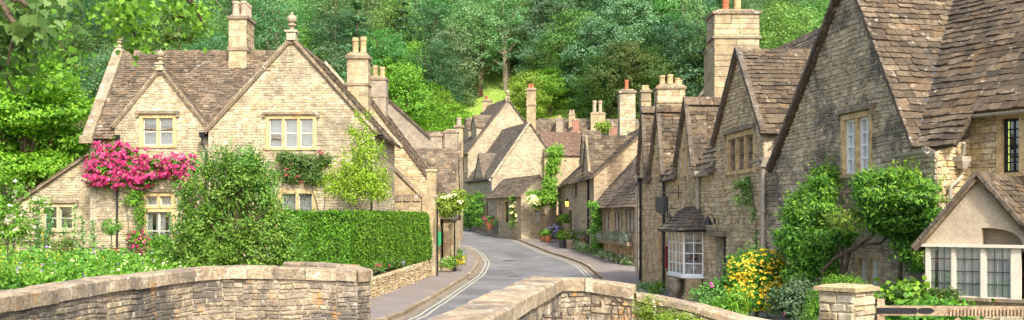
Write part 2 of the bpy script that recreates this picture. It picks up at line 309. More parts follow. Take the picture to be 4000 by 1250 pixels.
# ------------------------------------------------------------- masonry, tiles, windows
def edges_at(poly, v):
    us = []
    for (a, b), (c, d) in zip(poly, poly[1:]+poly[:1]):
        if b == d: continue
        if (b <= v <= d) or (d <= v <= b): us.append(a+(c-a)*(v-b)/(d-b))
    return (min(us), max(us)) if us else None
class Face:
    """a wall plane: O origin, U along, Z up, N outward"""
    def __init__(s, O, U, flip=False):
        s.O = V3(O); s.U = V3((U[0], U[1], 0)).normalized(); s.N = V3((s.U.y, -s.U.x, 0)); s.V = V3((0, 0, 1))
        if flip: s.N = -s.N
    def p(s, u, v, n=0.0): return s.O+s.U*u+s.V*v+s.N*n
    def uv(s, px, py):
        d = V3(((px-2000)/F, 1, (HOR-py)/F)); c = V3((0, 0, E)); t = (s.O-c).dot(s.N)/d.dot(s.N); P = c+d*t
        return ((P-s.O).dot(s.U), P.z-s.O.z)
    def rect(s, px0, py0, px1, py1):
        m = (py0+py1)/2; xm = (px0+px1)/2; a = s.uv(px0, m)[0]; b = s.uv(px1, m)[0]; c = s.uv(xm, py1)[1]; d = s.uv(xm, py0)[1]
        return (min(a, b), c, max(a, b), d)
def quad(mb, fc, pts, N_, mi):     # pts ccw from outside
    a, b, c = [V3(p) for p in pts[:3]]
    if (b-a).cross(c-b).dot(N_) < 0: pts = pts[::-1]
    mb.add(pts, [tuple(range(len(pts)))], mi)
def spans(poly, v, v2, holes):
    e = edges_at(poly, v)
    if not e: return []
    iv = [e]
    for h in holes:
        if h[1] < v2-1e-4 and h[3] > v+1e-4:
            nv = []
            for a, b in iv:
                if h[2] <= a or h[0] >= b: nv.append((a, b)); continue
                if h[0] > a: nv.append((a, h[0]))
                if h[2] < b: nv.append((h[2], b))
            iv = nv
    return iv
def wallface(mb, fc, poly, holes=(), rh=(.07, .13), tw=(.15, .36), th=(.008, .028), gap=.012, depth=.3, stones=True, mi_base=1, mi_st=0, jit=.012, wave=.0):
    ph = R.uniform(0, 6); wv = (lambda u, v: wave*(math.sin(u*1.9+ph+v*1.3)+.6*math.sin(u*5.1+v*2.7+ph))) if wave else (lambda u, v: 0)
    vs = sorted(set([round(p[1], 4) for p in poly]+[h[1] for h in holes]+[h[3] for h in holes])); v0, v9 = min(p[1] for p in poly), max(p[1] for p in poly)
    vs = [min(max(v, v0), v9) for v in vs if v0-1e-3 <= v <= v9+1e-3]
    for a, b in zip(vs, vs[1:]):
        if b-a < 1e-3: continue
        e0, e1 = edges_at(poly, a+1e-5), edges_at(poly, b-1e-5)
        if not e0 or not e1: continue
        for s0, s1 in spans(poly, (a+b)/2, (a+b)/2+1e-5, holes):
            em = edges_at(poly, (a+b)/2)
            L = (e0[0], e1[0]) if abs(s0-em[0]) < 1e-4 else (s0, s0); Rr = (e0[1], e1[1]) if abs(s1-em[1]) < 1e-4 else (s1, s1)
            quad(mb, fc, [fc.p(L[0], a), fc.p(Rr[0], a), fc.p(Rr[1], b), fc.p(L[1], b)], fc.N, mi_base)
    for h in holes:
        a, b, c, d = h; ps = [(a, b), (c, b), (c, d), (a, d)]
        for (u0, w0), (u1, w1) in zip(ps, ps[1:]+ps[:1]): mb.add([fc.p(u0, w0), fc.p(u1, w1), fc.p(u1, w1, -depth), fc.p(u0, w0, -depth)], [(0, 1, 2, 3)], mi_base)
    if not stones: return
    v = v0
    while v < v9-.02:
        h_ = R.uniform(*rh)
        if v+h_ > v9: h_ = v9-v
        v1 = v+h_
        for s0, s1 in spans(poly, (v+v1)/2, (v+v1)/2+.0001, [(h[0], max(h[1], -99), h[2], h[3]) for h in holes if h[1] < v1-.03 and h[3] > v+.03]):
            u = s0
            while u < s1-.02:
                wd = R.uniform(*tw); 
                if s1-(u+wd) < tw[0]*.6: wd = s1-u
                a, b = u+gap/2, min(u+wd, s1)-gap/2; u += wd; c, d = v+gap/2, v1-gap/2
                if R.random() < .12 and h_ > .12:   # two thin stones instead of one
                    parts = [(c, (c+d)/2-gap/2), ((c+d)/2+gap/2, d)]
                else: parts = [(c, d)]
                for c, d in parts:
                    ec, ed = edges_at(poly, c), edges_at(poly, min(d, v9-1e-4))
                    if not ec or not ed: continue
                    j = lambda: R.uniform(-jit, jit)
                    q = [(max(a+j(), ec[0]), c+j()*.5), (min(b+j(), ec[1]), c+j()*.5), (min(b+j(), ed[1]), d+j()*.5), (max(a+j(), ed[0]), d+j()*.5)]
                    if wave: q = [(x, min(max(y+wv(x, y), v0), v9-1e-3)) for x, y in q]; q = [(min(max(x, edges_at(poly, y)[0]), edges_at(poly, y)[1]), y) for x, y in q]
                    if q[1][0]-q[0][0] < .03 and q[2][0]-q[3][0] < .03: continue
                    if q[1][0] < q[0][0]: q[1] = q[0]
                    if q[2][0] < q[3][0]: q[2] = q[3]
                    t = R.uniform(*th); i = min(.012, (d-c)*.18); cu = sum(x for x, y in q)/4; cv = sum(y for x, y in q)/4
                    fr = [(x+(i if x < cu else -i), y+(i if y < cv else -i)) for x, y in q]
                    P = [fc.p(x, y, 0) for x, y in q]+[fc.p(x, y, t+R.uniform(-.3, .3)*th[0]) for x, y in fr]
                    fs = [(4, 5, 6, 7), (0, 1, 5, 4), (1, 2, 6, 5), (2, 3, 7, 6), (3, 0, 4, 7)]
                    if (P[5]-P[4]).cross(P[6]-P[5]).dot(fc.N) < 0: fs = [f[::-1] for f in fs]
                    mb.add(P, fs, mi_st)
        v = v1
def roofplane(mb, pts, rh=(.17, .11), tw=(.2, .45), th=.036, deck=.08, sag=.0, mi=0, over=.05):
    """tiles laid in diminishing courses over a convex sloping polygon; pts[0]->pts[1] is the eave, ccw seen from outside"""
    pts = [V3(p) for p in pts]; O = pts[0]; U = (pts[1]-pts[0]).normalized(); Nn = None
    for k in range(2, len(pts)):
        Nn = (pts[1]-pts[0]).cross(pts[k]-pts[0])
        if Nn.length > 1e-3: break
    Nn.normalize()
    if Nn.z < 0: Nn = -Nn
    V = Nn.cross(U)
    if V.z < 0: V = -V
    poly = [((p-O).dot(U), (p-O).dot(V)) for p in pts]; v9 = max(p[1] for p in poly); v0 = min(p[1] for p in poly)
    mb.prism([p-Nn*deck for p in pts], Nn*deck*.9, mi)
    P3 = lambda u, v, n: O+U*u+V*v+Nn*n
    v = v0-over; ph = R.uniform(0, 6)
    while v < v9-.03:
        f = max(0, (v-v0))/(v9-v0); h_ = lerp(rh[0], rh[1], f)*R.uniform(.9, 1.1); vt = min(v+h_*1.7, v9)
        e = edges_at(poly, min(max(v+.02, v0+1e-4), v9-1e-4)); et = edges_at(poly, min(max(vt, v0+1e-4), v9-1e-4))
        if e and et:
            u = e[0]-R.uniform(.0, .05)
            while u < e[1]:
                wd = R.uniform(*tw)*lerp(1.15, .8, f)
                if e[1]-(u+wd) < tw[0]*.5: wd = e[1]-u+R.uniform(0, .04)
                a, b = u+.004, u+wd-.006; u += wd; t = th*R.uniform(.6, 1.5); lift = R.uniform(0, .014)
                y0, y1 = v+R.uniform(-.018, .022), v+R.uniform(-.018, .022); ta, tb = max(a, et[0]), min(b, et[1])
                if tb < ta: ta = tb = (max(min((a+b)/2, et[1]), et[0]))
                wv = .015*math.sin(u*1.1+ph)
                P = [P3(a, y0, lift-.005+wv), P3(b, y1, lift-.005+wv), P3(tb, vt, -.01), P3(ta, vt, -.01), P3(a, y0, lift+t+wv), P3(b, y1, lift+t*R.uniform(.8, 1.1)+wv), P3(tb, vt, .006), P3(ta, vt, .006)]
                c = (a+b)/2+R.uniform(-.3, .3)*(b-a); ym = min(y0, y1)-R.uniform(0, .02)
                P += [P3(c, ym, lift-.005+wv), P3(c, ym, lift+t+wv)]
                fs = [(4, 9, 5, 6, 7), (0, 8, 9, 4), (8, 1, 5, 9), (1, 2, 6, 5), (3, 0, 4, 7)]
                if U.cross(V).dot(Nn) < 0: fs = [f_[::-1] for f_ in fs]
                mb.add(P, fs, mi)
        v += h_
def gapped(mb, O, U, L, S_, gaps, inset=.12, **k):
    """a roof slope whose eave is interrupted by gables: gaps = [(s0, s1)]"""
    xs_ = sorted(gaps); cur = 0; U = V3(U).normalized()
    for a, b in xs_+[(L, L)]:
        if a-cur > .05: roofplane(mb, [O+U*cur, O+U*a, O+U*a+S_*inset, O+U*cur+S_*inset], **k)
        cur = b
    roofplane(mb, [O+S_*inset, O+U*L+S_*inset, O+U*L+S_, O+S_], **k)
def ridge(mb, a, b, w_=.2, h_=.12, seg=.45, mi=0):
    a, b = V3(a), V3(b); n = max(1, int((b-a).length/seg)); d = (b-a).normalized(); r = V3((d.y, -d.x, 0)).normalized()
    for i in range(n):
        p, q = lerp(a, b, i/n)+d*.008, lerp(a, b, (i+1)/n)-d*.008; k = R.uniform(-.015, .015); z = V3((0, 0, h_*.5+k))
        mb.prism([p-r*w_+V3((0, 0, -w_*1.15)), p-r*w_*.9+V3((0, 0, -w_*1.15+.06)), p-r*.04+z, p+r*.04+z, p+r*w_*.9+V3((0, 0, -w_*1.15+.06)), p+r*w_+V3((0, 0, -w_*1.15))], q-p, mi)
def coping(mb, a, b, w_=.35, h_=.12, seg=.7, mi=0):
    a, b = V3(a), V3(b); n = max(1, int((b-a).length/seg))
    for i in range(n):
        p, q = lerp(a, b, i/n), lerp(a, b, (i+1)/n); d = (q-p).normalized(); k = R.uniform(-.01, .01)
        mb.beam(p+d*.006, q-d*.006, w_+k, h_+k, mi=mi)
def window(root, fc, r, nl=2, kind='stone', trans=(), cur='curtain', hood=False, grid=(1, 2), leaded=False, sm='dress', fm='creampaint', mul=True, jw=.14, deep=.16, sill=True, open_door=False):
    a, b, c, d = r; s = MB(); o = .035
    B = lambda mb, u0, w0, u1, w1, n0, n1: mb.hexa([fc.p(u0, w0, n0), fc.p(u1, w0, n0), fc.p(u1, w0, n1), fc.p(u0, w0, n1), fc.p(u0, w1, n0), fc.p(u1, w1, n0), fc.p(u1, w1, n1), fc.p(u0, w1, n1)])
    B(s, a, b, a+jw, d, -deep, o); B(s, c-jw, b, c, d, -deep, o); B(s, a+jw, d-jw, c-jw, d, -deep, o+.004)
    if sill: B(s, a-.03, b, c+.03, b+jw*.7, -deep, o+.03)
    ia, ib, ic, id_ = a+jw, b+(jw*.7 if sill else 0), c-jw, d-jw; mw = .1 if mul else 0; n = nl; cw = (ic-ia-mw*(n-1))/n
    for i in range(1, n):
        if mul: u = ia+i*cw+(i-1)*mw; B(s, u, ib, u+mw, id_, -deep, o-.01)
    ys = [ib]+[ib+(id_-ib)*t for t in trans]+[id_]
    for t in ys[1:-1]: B(s, ia, t-.05, ic, t+.05, -deep, o-.014)
    w_ = s.build('window', M[sm], root)
    if hood:
        h = MB(); B(h, a-.12, d+.02, c+.12, d+.12, -.02, .12); B(h, a-.12, d-.1, a-.01, d+.02, -.02, .1); B(h, c+.01, d-.1, c+.12, d+.02, -.02, .1); h.build('hood_mould', M['cope'], w_)
    fr = MB(); pn = MB(); cu = MB(); ft = .045 if kind != 'sash' else .055; z0, z1 = -deep*.75, -deep*.35
    for i in range(n):
        u0 = ia+i*(cw+mw); u1 = u0+cw
        for k in range(len(ys)-1):
            y0 = ys[k]+(.05 if k else 0); y1 = ys[k+1]-(.05 if k < len(ys)-2 else 0)
            B(fr, u0, y0, u0+ft, y1, z0, z1); B(fr, u1-ft, y0, u1, y1, z0, z1); B(fr, u0+ft, y0, u1-ft, y0+ft, z0, z1); B(fr, u0+ft, y1-ft, u1-ft, y1, z0, z1)
            gx, gy = grid; t_ = .012 if leaded else .022; q0, q1 = (z0+.012, z0+.03) if leaded else (z0+.01, z1-.015)
            for j in range(1, gx): x = u0+ft+(u1-u0-2*ft)*j/gx; B(fr, x-t_, y0+ft, x+t_, y1-ft, q0, q1)
            for j in range(1, gy): y = y0+ft+(y1-y0-2*ft)*j/gy; B(fr, u0+ft, y-t_, u1-ft, y+t_, q0+.002, q1-.002)
            B(pn, u0+ft*.5, y0+ft*.5, u1-ft*.5, y1-ft*.5, z0-.003, z0+.008)
    fr.build('casement_frame', M[fm], w_); pn.build('pane', M['glass'], w_)
    if cur:
        m_ = 14; x0, x1 = ia, ic; part = 1.0
        for k in range(m_*n):
            ua, ub = lerp(x0, x1, k/(m_*n)), lerp(x0, x1, (k+1)/(m_*n)); f = ((k % m_)+.5)/m_
            if cur == 'drawn' and .38 < f < .66: continue
            dz = .02*(k % 2) if cur != 'blind' else 0; zz = -deep-.06
            cu.hexa([fc.p(ua, ib, zz-dz-.01), fc.p(ub, ib, zz-.02+dz-.01), fc.p(ub, ib, zz-.02+dz), fc.p(ua, ib, zz-dz), fc.p(ua, id_, zz-dz-.01), fc.p(ub, id_, zz-.02+dz-.01), fc.p(ub, id_, zz-.02+dz), fc.p(ua, id_, zz-dz)])
        if cu.v: cu.build('blind' if cur == 'blind' else 'curtain', M['blind' if cur == 'blind' else 'darkwood' if cur == 'dark' else 'curtain'], w_)  # the dark variant is an added sheet standing for an unlit room
    return w_
def door(root, fc, r, col='darkwood', sm='dress', name='door', jw=.12):
    a, b, c, d = r; B = lambda mb, u0, w0, u1, w1, n0, n1: mb.hexa([fc.p(u0, w0, n0), fc.p(u1, w0, n0), fc.p(u1, w0, n1), fc.p(u0, w0, n1), fc.p(u0, w1, n0), fc.p(u1, w1, n0), fc.p(u1, w1, n1), fc.p(u0, w1, n1)])
    s = MB(); B(s, a, b, a+jw, d, -.2, .03); B(s, c-jw, b, c, d, -.2, .03); B(s, a-.05, d-jw, c+.05, d+.02, -.2, .05); s.build('door_surround', M[sm], root)
    p = MB(); n = 4; w_ = (c-a-2*jw)/n
    for i in range(n): B(p, a+jw+i*w_+.004, b, a+jw+(i+1)*w_-.004, d-jw, -.16, -.1-.006*(i % 2))
    dd = p.build(name, M[col], root); h = MB(); h.tube([fc.p(c-jw-.08, b+1.0, -.1), fc.p(c-jw-.08, b+1.0, -.05)], .025, 8); h.build('handle', M['iron'], dd); return dd
def quoins(root, fc, u, v0, v1, sgn, mat='quoin', other=None):
    mb = MB(); v = v0; i = 0
    while v < v1:
        h = R.uniform(.24, .34); w_ = (.42, .24)[i % 2]*R.uniform(.9, 1.15); a, b = (u, u+w_) if sgn > 0 else (u-w_, u); t = R.uniform(.03, .04); h = min(h, v1-v)
        mb.hexa([fc.p(a, v+.006, -.02), fc.p(b, v+.006, -.02), fc.p(b, v+.006, t), fc.p(a, v+.006, t), fc.p(a, v+h-.006, -.02), fc.p(b, v+h-.006, -.02), fc.p(b, v+h-.006, t), fc.p(a, v+h-.006, t)]); v += h; i += 1
    return mb.build('quoins', M[mat], root)
def potprof(h, r, k=0):
    if k == 0: return [(r*1.1, 0), (r*1.1, .06), (r*.85, .1), (r*.8, h*.75), (r*.95, h*.78), (r*1.02, h*.86), (r*.9, h*.88), (r*.95, h), (r*.75, h), (r*.72, h*.5)]
    return [(r*1.15, 0), (r*1.15, h*.1), (r*.95, h*.14), (r*.82, h*.8), (r*1.0, h*.83), (r*1.0, h), (r*.8, h), (r*.75, h*.5)]
def chimney(root, px0, px1, pyt, pyb, Y, dp, bands=(), pots=(), mat='ashlar', rz=0.0, stones=True, base=None, rh=(.26, .34), tw=(.35, .6)):
    """stack between px0 and px1 at depth Y; pots = (px, pytop, radius px, mat, kind)"""
    a, b = at(px0, pyt, Y), at(px1, pyb, Y); cx, w_, zt, zb = (a.x+b.x)/2, b.x-a.x, a.z, b.z-1.2; cy = Y+dp/2
    mb = MB(); mb.box((cx, cy, (zt+zb)/2), (w_, dp, zt-zb), rz, 1 if stones else 0)
    if stones:
        cs, sn = math.cos(rz), math.sin(rz); X = V3((cs, sn, 0)); Yv = V3((-sn, cs, 0)); c = V3((cx, cy, zb))
        for O, U, L in ((c-X*w_/2-Yv*dp/2, X, w_), (c+X*w_/2-Yv*dp/2, Yv, dp), (c-X*w_/2+Yv*dp/2, -Yv, dp), (c+X*w_/2+Yv*dp/2, -X, w_)):
            f = Face(O+V3((0, 0, 0)), U); wallface(mb, f, [(0, 0), (L, 0), (L, zt-zb), (0, zt-zb)], rh=rh, tw=tw, th=(.006, .014), gap=.01, jit=.003)
    c_ = MB()
    cl = []
    for (py, hpx, o) in bands:
        z = E+(HOR-py)/F*Y; h = hpx/F*Y; b2 = MB(); b2.box((cx, cy, z), (w_+2*o, dp+2*o, h), rz); cl.append(b2)
    if not bands: c_.box((cx, cy, zt), (w_+.16, dp+.16, .12), rz)
    ch = mb.build('chimney', [M[mat], M['mortar' if mat not in ('tan', 'redbrick') else 'tanmortar']], root); c_.box((cx, cy, zt+.05), (w_*.92, dp*.9, .1), rz, 0, .85); c_.build('cap', M['cope'], ch); [b2.build('cornice', M['cope'], ch) for b2 in cl]
    for (px, py, rp, pm, k, yy) in pots:
        p = at(px, py, Y); r = rp/F*Y; h = p.z-zt; q = MB(); q.lathe((p.x, cy+yy, zt), potprof(h, r, k), 14); q.build('chimney_pot', M[pm], ch, smooth=False)
    return ch
def downpipe(root, a, b, r=.04, mat='iron', hop=True, elbow=None, name='downpipe'):
    mb = MB(); a, b = V3(a), V3(b); pts = [a, b] if not elbow else [a]+[V3(p) for p in elbow]+[b]; mb.tube(pts, r, 8); n = int((a-b).length/1.3)
    for i in range(1, n+1):
        p = lerp(pts[-2], b, i/(n+1)); mb.lathe((p.x, p.y, p.z), [(r*1.35, 0), (r*1.35, .07)], 8)
    if hop: mb.box((a.x, a.y, a.z+.08), (r*4.2, r*3.6, .2), 0, 0, 1.25)
    return mb.build(name, M[mat], root)
def gutter(root, a, b, r=.06, mat='iron'):
    mb = MB(); a, b = V3(a), V3(b); d = (b-a).normalized(); s = V3((d.y, -d.x, 0)); k = 8; pr = [(math.cos(math.pi+math.pi*i/k)*r, math.sin(math.pi+math.pi*i/k)*r) for i in range(k+1)]+[(math.cos(-math.pi*i/k)*r*.8, math.sin(-math.pi*i/k)*r*.8) for i in range(k+1)]
    mb.prism([a+s*x+V3((0, 0, z)) for x, z in pr], b-a)
    return mb.build('gutter', M[mat], root)
def finial(root, p, s=1.0, mat='quoin', name='finial'):
    mb = MB(); mb.box((p[0], p[1], p[2]+.12*s), (.34*s, .34*s, .3*s)); mb.box((p[0], p[1], p[2]+.3*s), (.44*s, .44*s, .07*s)); mb.lathe((p[0], p[1], p[2]+.33*s), [(.14*s, 0), (.08*s, .06*s), (.07*s, .16*s), (.16*s, .2*s), (.16*s, .24*s), (.09*s, .27*s), (.17*s, .36*s), (.19*s, .45*s), (.15*s, .55*s), (.05*s, .6*s), (.04*s, .66*s), (.02*s, .7*s)], 12)
    return mb.build(name, M[mat], root)
def house(root, O, U, W, D, zb, ze, zrdg, ridge_dir='D', wm=('cream', 'mortar'), tm='tile', front=(), left=(), right=(), stones=(1, 1, 1), rh=(.09, .16), tw=(.18, .42), trh=(.17, .11), ttw=(.2, .45), ov=.18, apex=None, gov=.06, over_roof=True, ridge_mat=True, tth=.03):
    """gabled block. O front-left corner (x,y). ridge_dir 'D': gable faces front; 'U': eave faces front.
       front/left/right: lists of window dicts {'r':(px0,py0,px1,py1),...}. returns faces"""
    O = V3((O[0], O[1], zb)); U = V3((U[0], U[1], 0)).normalized(); Dv = V3((-U.y, U.x, 0)); he, hr = ze-zb, zrdg-zb; ap = W/2 if apex is None else apex
    ff = Face(O, U); fr = Face(O+U*W, Dv); fl = Face(O+Dv*D, -Dv); fb = Face(O+U*W+Dv*D, -U)
    if ridge_dir == 'D': pf = [(0, 0), (W, 0), (W, he), (ap, hr), (0, he)]; ps = [(0, 0), (D, 0), (D, he), (0, he)]; pb = [(0, 0), (W, 0), (W, he), (W-ap, hr), (0, he)]
    else: pf = [(0, 0), (W, 0), (W, he), (0, he)]; ps = [(0, 0), (D, 0), (D, he), (D/2, hr), (0, he)]; pb = pf
    mb = MB(); todo = []
    for fc, poly, wins, st in ((ff, pf, front, stones[0]), (fl, ps, left, stones[1]), (fr, ps, right, stones[2]), (fb, pb, (), 0)):
        hs = []
        for w_ in wins:
            r = fc.rect(*w_['r']); r = (r[0], max(r[1], .0), r[2], r[3]); hs.append(r); todo.append((fc, r, w_))
        wallface(mb, fc, poly, hs, stones=bool(st), rh=rh, tw=tw, mi_base=(1 if st else 1))
    mb.build('wall', [M[wm[0]], M[wm[1]]], root)
    for fc, r, w_ in todo:
        w_ = dict(w_); w_.pop('r'); k = w_.pop('door', None)
        if k: door(root, fc, r, **w_)
        else: window(root, fc, r, **w_)
    if over_roof:
        rb = MB(); up = V3((0, 0, 1))
        if ridge_dir == 'D':
            s1 = (hr-he)/ap; s2 = (hr-he)/(W-ap); A = O+U*ap+up*(hr+.04)-Dv*gov; B_ = A+Dv*(D+2*gov)
            L0 = O-U*ov+up*(he-ov*s1+.04)-Dv*gov; L1 = L0+Dv*(D+2*gov); R0 = O+U*(W+ov)+up*(he-ov*s2+.04)-Dv*gov; R1 = R0+Dv*(D+2*gov)
            roofplane(rb, [L1, L0, A, B_], rh=trh, tw=ttw, th=tth); roofplane(rb, [R0, R1, B_, A], rh=trh, tw=ttw, th=tth); ridge(rb, A, B_)
        else:
            s1 = (hr-he)/(D/2); A = O+Dv*D/2+up*(hr+.04)-U*gov; B_ = A+U*(W+2*gov)
            L0 = O-Dv*ov+up*(he-ov*s1+.04)-U*gov; L1 = L0+U*(W+2*gov); R0 = O+Dv*(D+ov)+up*(he-ov*s1+.04)-U*gov; R1 = R0+U*(W+2*gov)
            roofplane(rb, [L0, L1, B_, A], rh=trh, tw=ttw, th=tth); roofplane(rb, [R1, R0, A, B_], rh=trh, tw=ttw, th=tth); ridge(rb, A, B_)
        rb.build('roof', M[tm], root)
    return dict(f=ff, l=fl, r=fr, b=fb, A=A if over_roof else None, B=B_ if over_roof else None)
# ------------------------------------------------------------- ground, street
def sheet(name, xs, ys, zf, mat, kind='structure', smooth=True):
    nx, ny = len(xs), len(ys); v = [(x, y, zf(x, y)) for y in ys for x in xs]; f = [(j*nx+i, j*nx+i+1, (j+1)*nx+i+1, (j+1)*nx+i) for j in range(ny-1) for i in range(nx-1)]
    mb = MB(); mb.add(v, f); o = mb.build(name, M[mat], smooth=smooth); tag(o, kind=kind); return o
def hill(x, y):
    s = y-121+6*math.sin(x*.021+1)+3*math.sin(x*.06)
    b = 2.4+.46*max(0, s)-(2.0 if s < 0 else 0)*min(1, -s/8 if s < 0 else 0)
    if s < 0: b = 2.4
    return b+(1.2*math.sin(x*.11)*math.sin(y*.09) if s > 10 else 0)
def base(x, y):
    z = zr(y)-.12
    if y < 22 and x > -1 + (y-6)*.17 and x < 3.6: z = -1.2
    if y > 100: z = max(z, hill(x, y)-.25) if y > 121 else z
    if x < -22 and y > 60: z = max(z, lerp(z, 1.5, min(1, (-22-x)/20)))
    return z
xs = [-190, -150, -120, -95, -75, -60, -48, -38, -30]+[-24+i*1.5 for i in range(33)]+[30, 38, 48, 60, 75, 95, 120, 150, 190]
sheet('ground', xs, [-20, -10, 0, 4, 6, 8, 10, 12, 14, 16, 18, 20, 22, 24, 27, 30]+[34+3*i for i in range(32)], base, 'soil')
sheet('hillside', [-200+i*5 for i in range(81)], [116+i*4 for i in range(54)], hill, 'meadow')
sheet('stream', [-3, 0, 4], [-6, 4, 15.5], lambda x, y: -.9, 'lead')
KL = [g(*p) for p in ((1480, 1270), (1642, 1194), (1768, 1120), (1847, 1068), (1872, 1027), (1849, 989), (1800, 961))]
KR = [g(*p) for p in ((2352, 1092), (2333, 1077), (2292, 1040), (2231, 1015), (2136, 986), (2058, 952), (2021, 938), (1946, 919), (1890, 905), (1789, 877))]
kl = sorted([(6, -5.2), (20, -4.3)]+[(p.y, p.x) for p in KL]+[(84, -6.0), (100, -10.5), (118, -16)])
kr = sorted([(6, .6), (16, 1.4), (24, 2.6), (32, 3.0)]+[(p.y, p.x) for p in KR])
def smooth_tab(tab, y0, y1, st=.75, w_=2.2):
    out = []; y = y0
    while y <= y1: out.append((y, sum(interp(tab, y+d*w_)*k for d, k in ((-1, 1), (-.5, 2), (0, 3), (.5, 2), (1, 1)))/9)); y += st
    return out
kl = smooth_tab(kl, 6, 116); kr = smooth_tab(kr, 6, 116)
def ribbon(name, fl, fr_, y0, y1, off, mat, n=6, st=.75):
    v = []; f = []; y = y0; k = 0
    while y <= y1+1e-6:
        a, b = fl(y), fr_(y)
        v += [(lerp(a, b, i/n), y, zr(y)+off) for i in range(n+1)]
        if k: f += [((k-1)*(n+1)+i, (k-1)*(n+1)+i+1, k*(n+1)+i+1, k*(n+1)+i) for i in range(n)]
        y += st; k += 1
    mb = MB(); mb.add(v, f); o = mb.build(name, M[mat], smooth=True); tag(o, kind='structure'); return o
KLf = lambda y: interp(kl, y)
KRf = lambda y: interp(kr, y)
ribbon('road', lambda y: KLf(y)-.02, lambda y: KRf(y)+.02, 6, 116, 0, 'road')
ribbon('pavement', lambda y: min(-5.8 if y < 40 else -4.4, KLf(y)-1.2) if y < 70 else KLf(y)-2, lambda y: KLf(y)-.14, 19, 90, .1, 'pave')
ribbon('pavement', lambda y: KRf(y)+.14, lambda y: max(KRf(y)+1.4, 7.4 if y < 66 else 5.8 if y < 90 else 0), 22, 116, .1, 'pave')
def path_strip(name, pts, wd, off, mat, kind='structure'):
    v = []; f = []
    for i, p in enumerate(pts):
        a, b = pts[max(i-1, 0)], pts[min(i+1, len(pts)-1)]; d = V3((b[0]-a[0], b[1]-a[1], 0)).normalized(); n = V3((d.y, -d.x, 0))
        for s_ in (-.5, .5): q = V3((p[0], p[1], 0))+n*s_*wd; v.append((q.x, q.y, zr(q.y)+off))
        if i: f.append((2*i-2, 2*i-1, 2*i+1, 2*i))
    mb = MB(); mb.add(v, f); return tag(mb.build(name, M[mat]), kind=kind)
lane = lambda tab, dx, y0, y1: [(x, y) for x, y in offset([(xx, yy) for yy, xx in tab if y0 <= yy <= y1], dx)]
def offset(pl, d):
    out = []
    for i, p in enumerate(pl):
        a, b = pl[max(i-1, 0)], pl[min(i+1, len(pl)-1)]; dd = V3((b[0]-a[0], b[1]-a[1], 0)).normalized(); out.append((p[0]+dd.y*d, p[1]-dd.x*d))
    return out
for dx in (.42, .62): path_strip('yellow_line', lane(kl, dx, 20, 84), .07, .008, 'yellow')
for dx in (-.38, -.58): path_strip('yellow_line', lane(kr, dx, 24, 112), .07, .008, 'yellow')
path_strip('gutter_grit', lane(kl, .14, 20, 84), .3, .004, 'grit'); path_strip('gutter_grit', lane(kr, -.12, 24, 112), .24, .004, 'grit')
def kerb(tab, s_, y0, y1):
    pl = [(x, y) for y, x in tab if y0 <= y <= y1]; mb = MB(); q = offset(pl, -s_*.07); carry = 0
    for a, b in zip(q, q[1:]):
        A = V3((a[0], a[1], zr(a[1])+.045)); B_ = V3((b[0], b[1], zr(b[1])+.045)); d = (B_-A).normalized(); mb.beam(A+d*.006, B_-d*.006, .15+R.uniform(-.02, .02), .13+R.uniform(-.015, .015))
    tag(mb.build('kerb', M['cope']), kind='structure')
kerb(kl, 1, 19, 84); kerb(kr, -1, 22, 114)
sheet('garden_bed', [-40, -30, -22, -16, -12, -9, -7, -5.6], [22, 26, 30, 35, 40, 46, 52], lambda x, y: 1.0+.04*math.sin(x+y) if y > 22 else .5, 'soil')
mb = MB(); mb.add([(-5.6, 22, 1.0), (-4.8, 34.8, 1.0), (-4.0, 48.5, 1.0), (-5.6, 52, 1.0)], [(0, 1, 2, 3)]); mb.add([(-5.6, 22, 0), (-5.6, 22, 1.0), (-40, 22, 1), (-40, 22, -.5)], [(0, 1, 2, 3)]); tag(mb.build('garden_bed', M['soil']), kind='structure')
sheet('front_garden', [3.6, 5, 6.5, 8, 10, 14], [11, 14, 17, 20, 23, 26, 28.5, 31], lambda x, y: .35+.2*math.sin(x*2+y)*.2, 'soil')

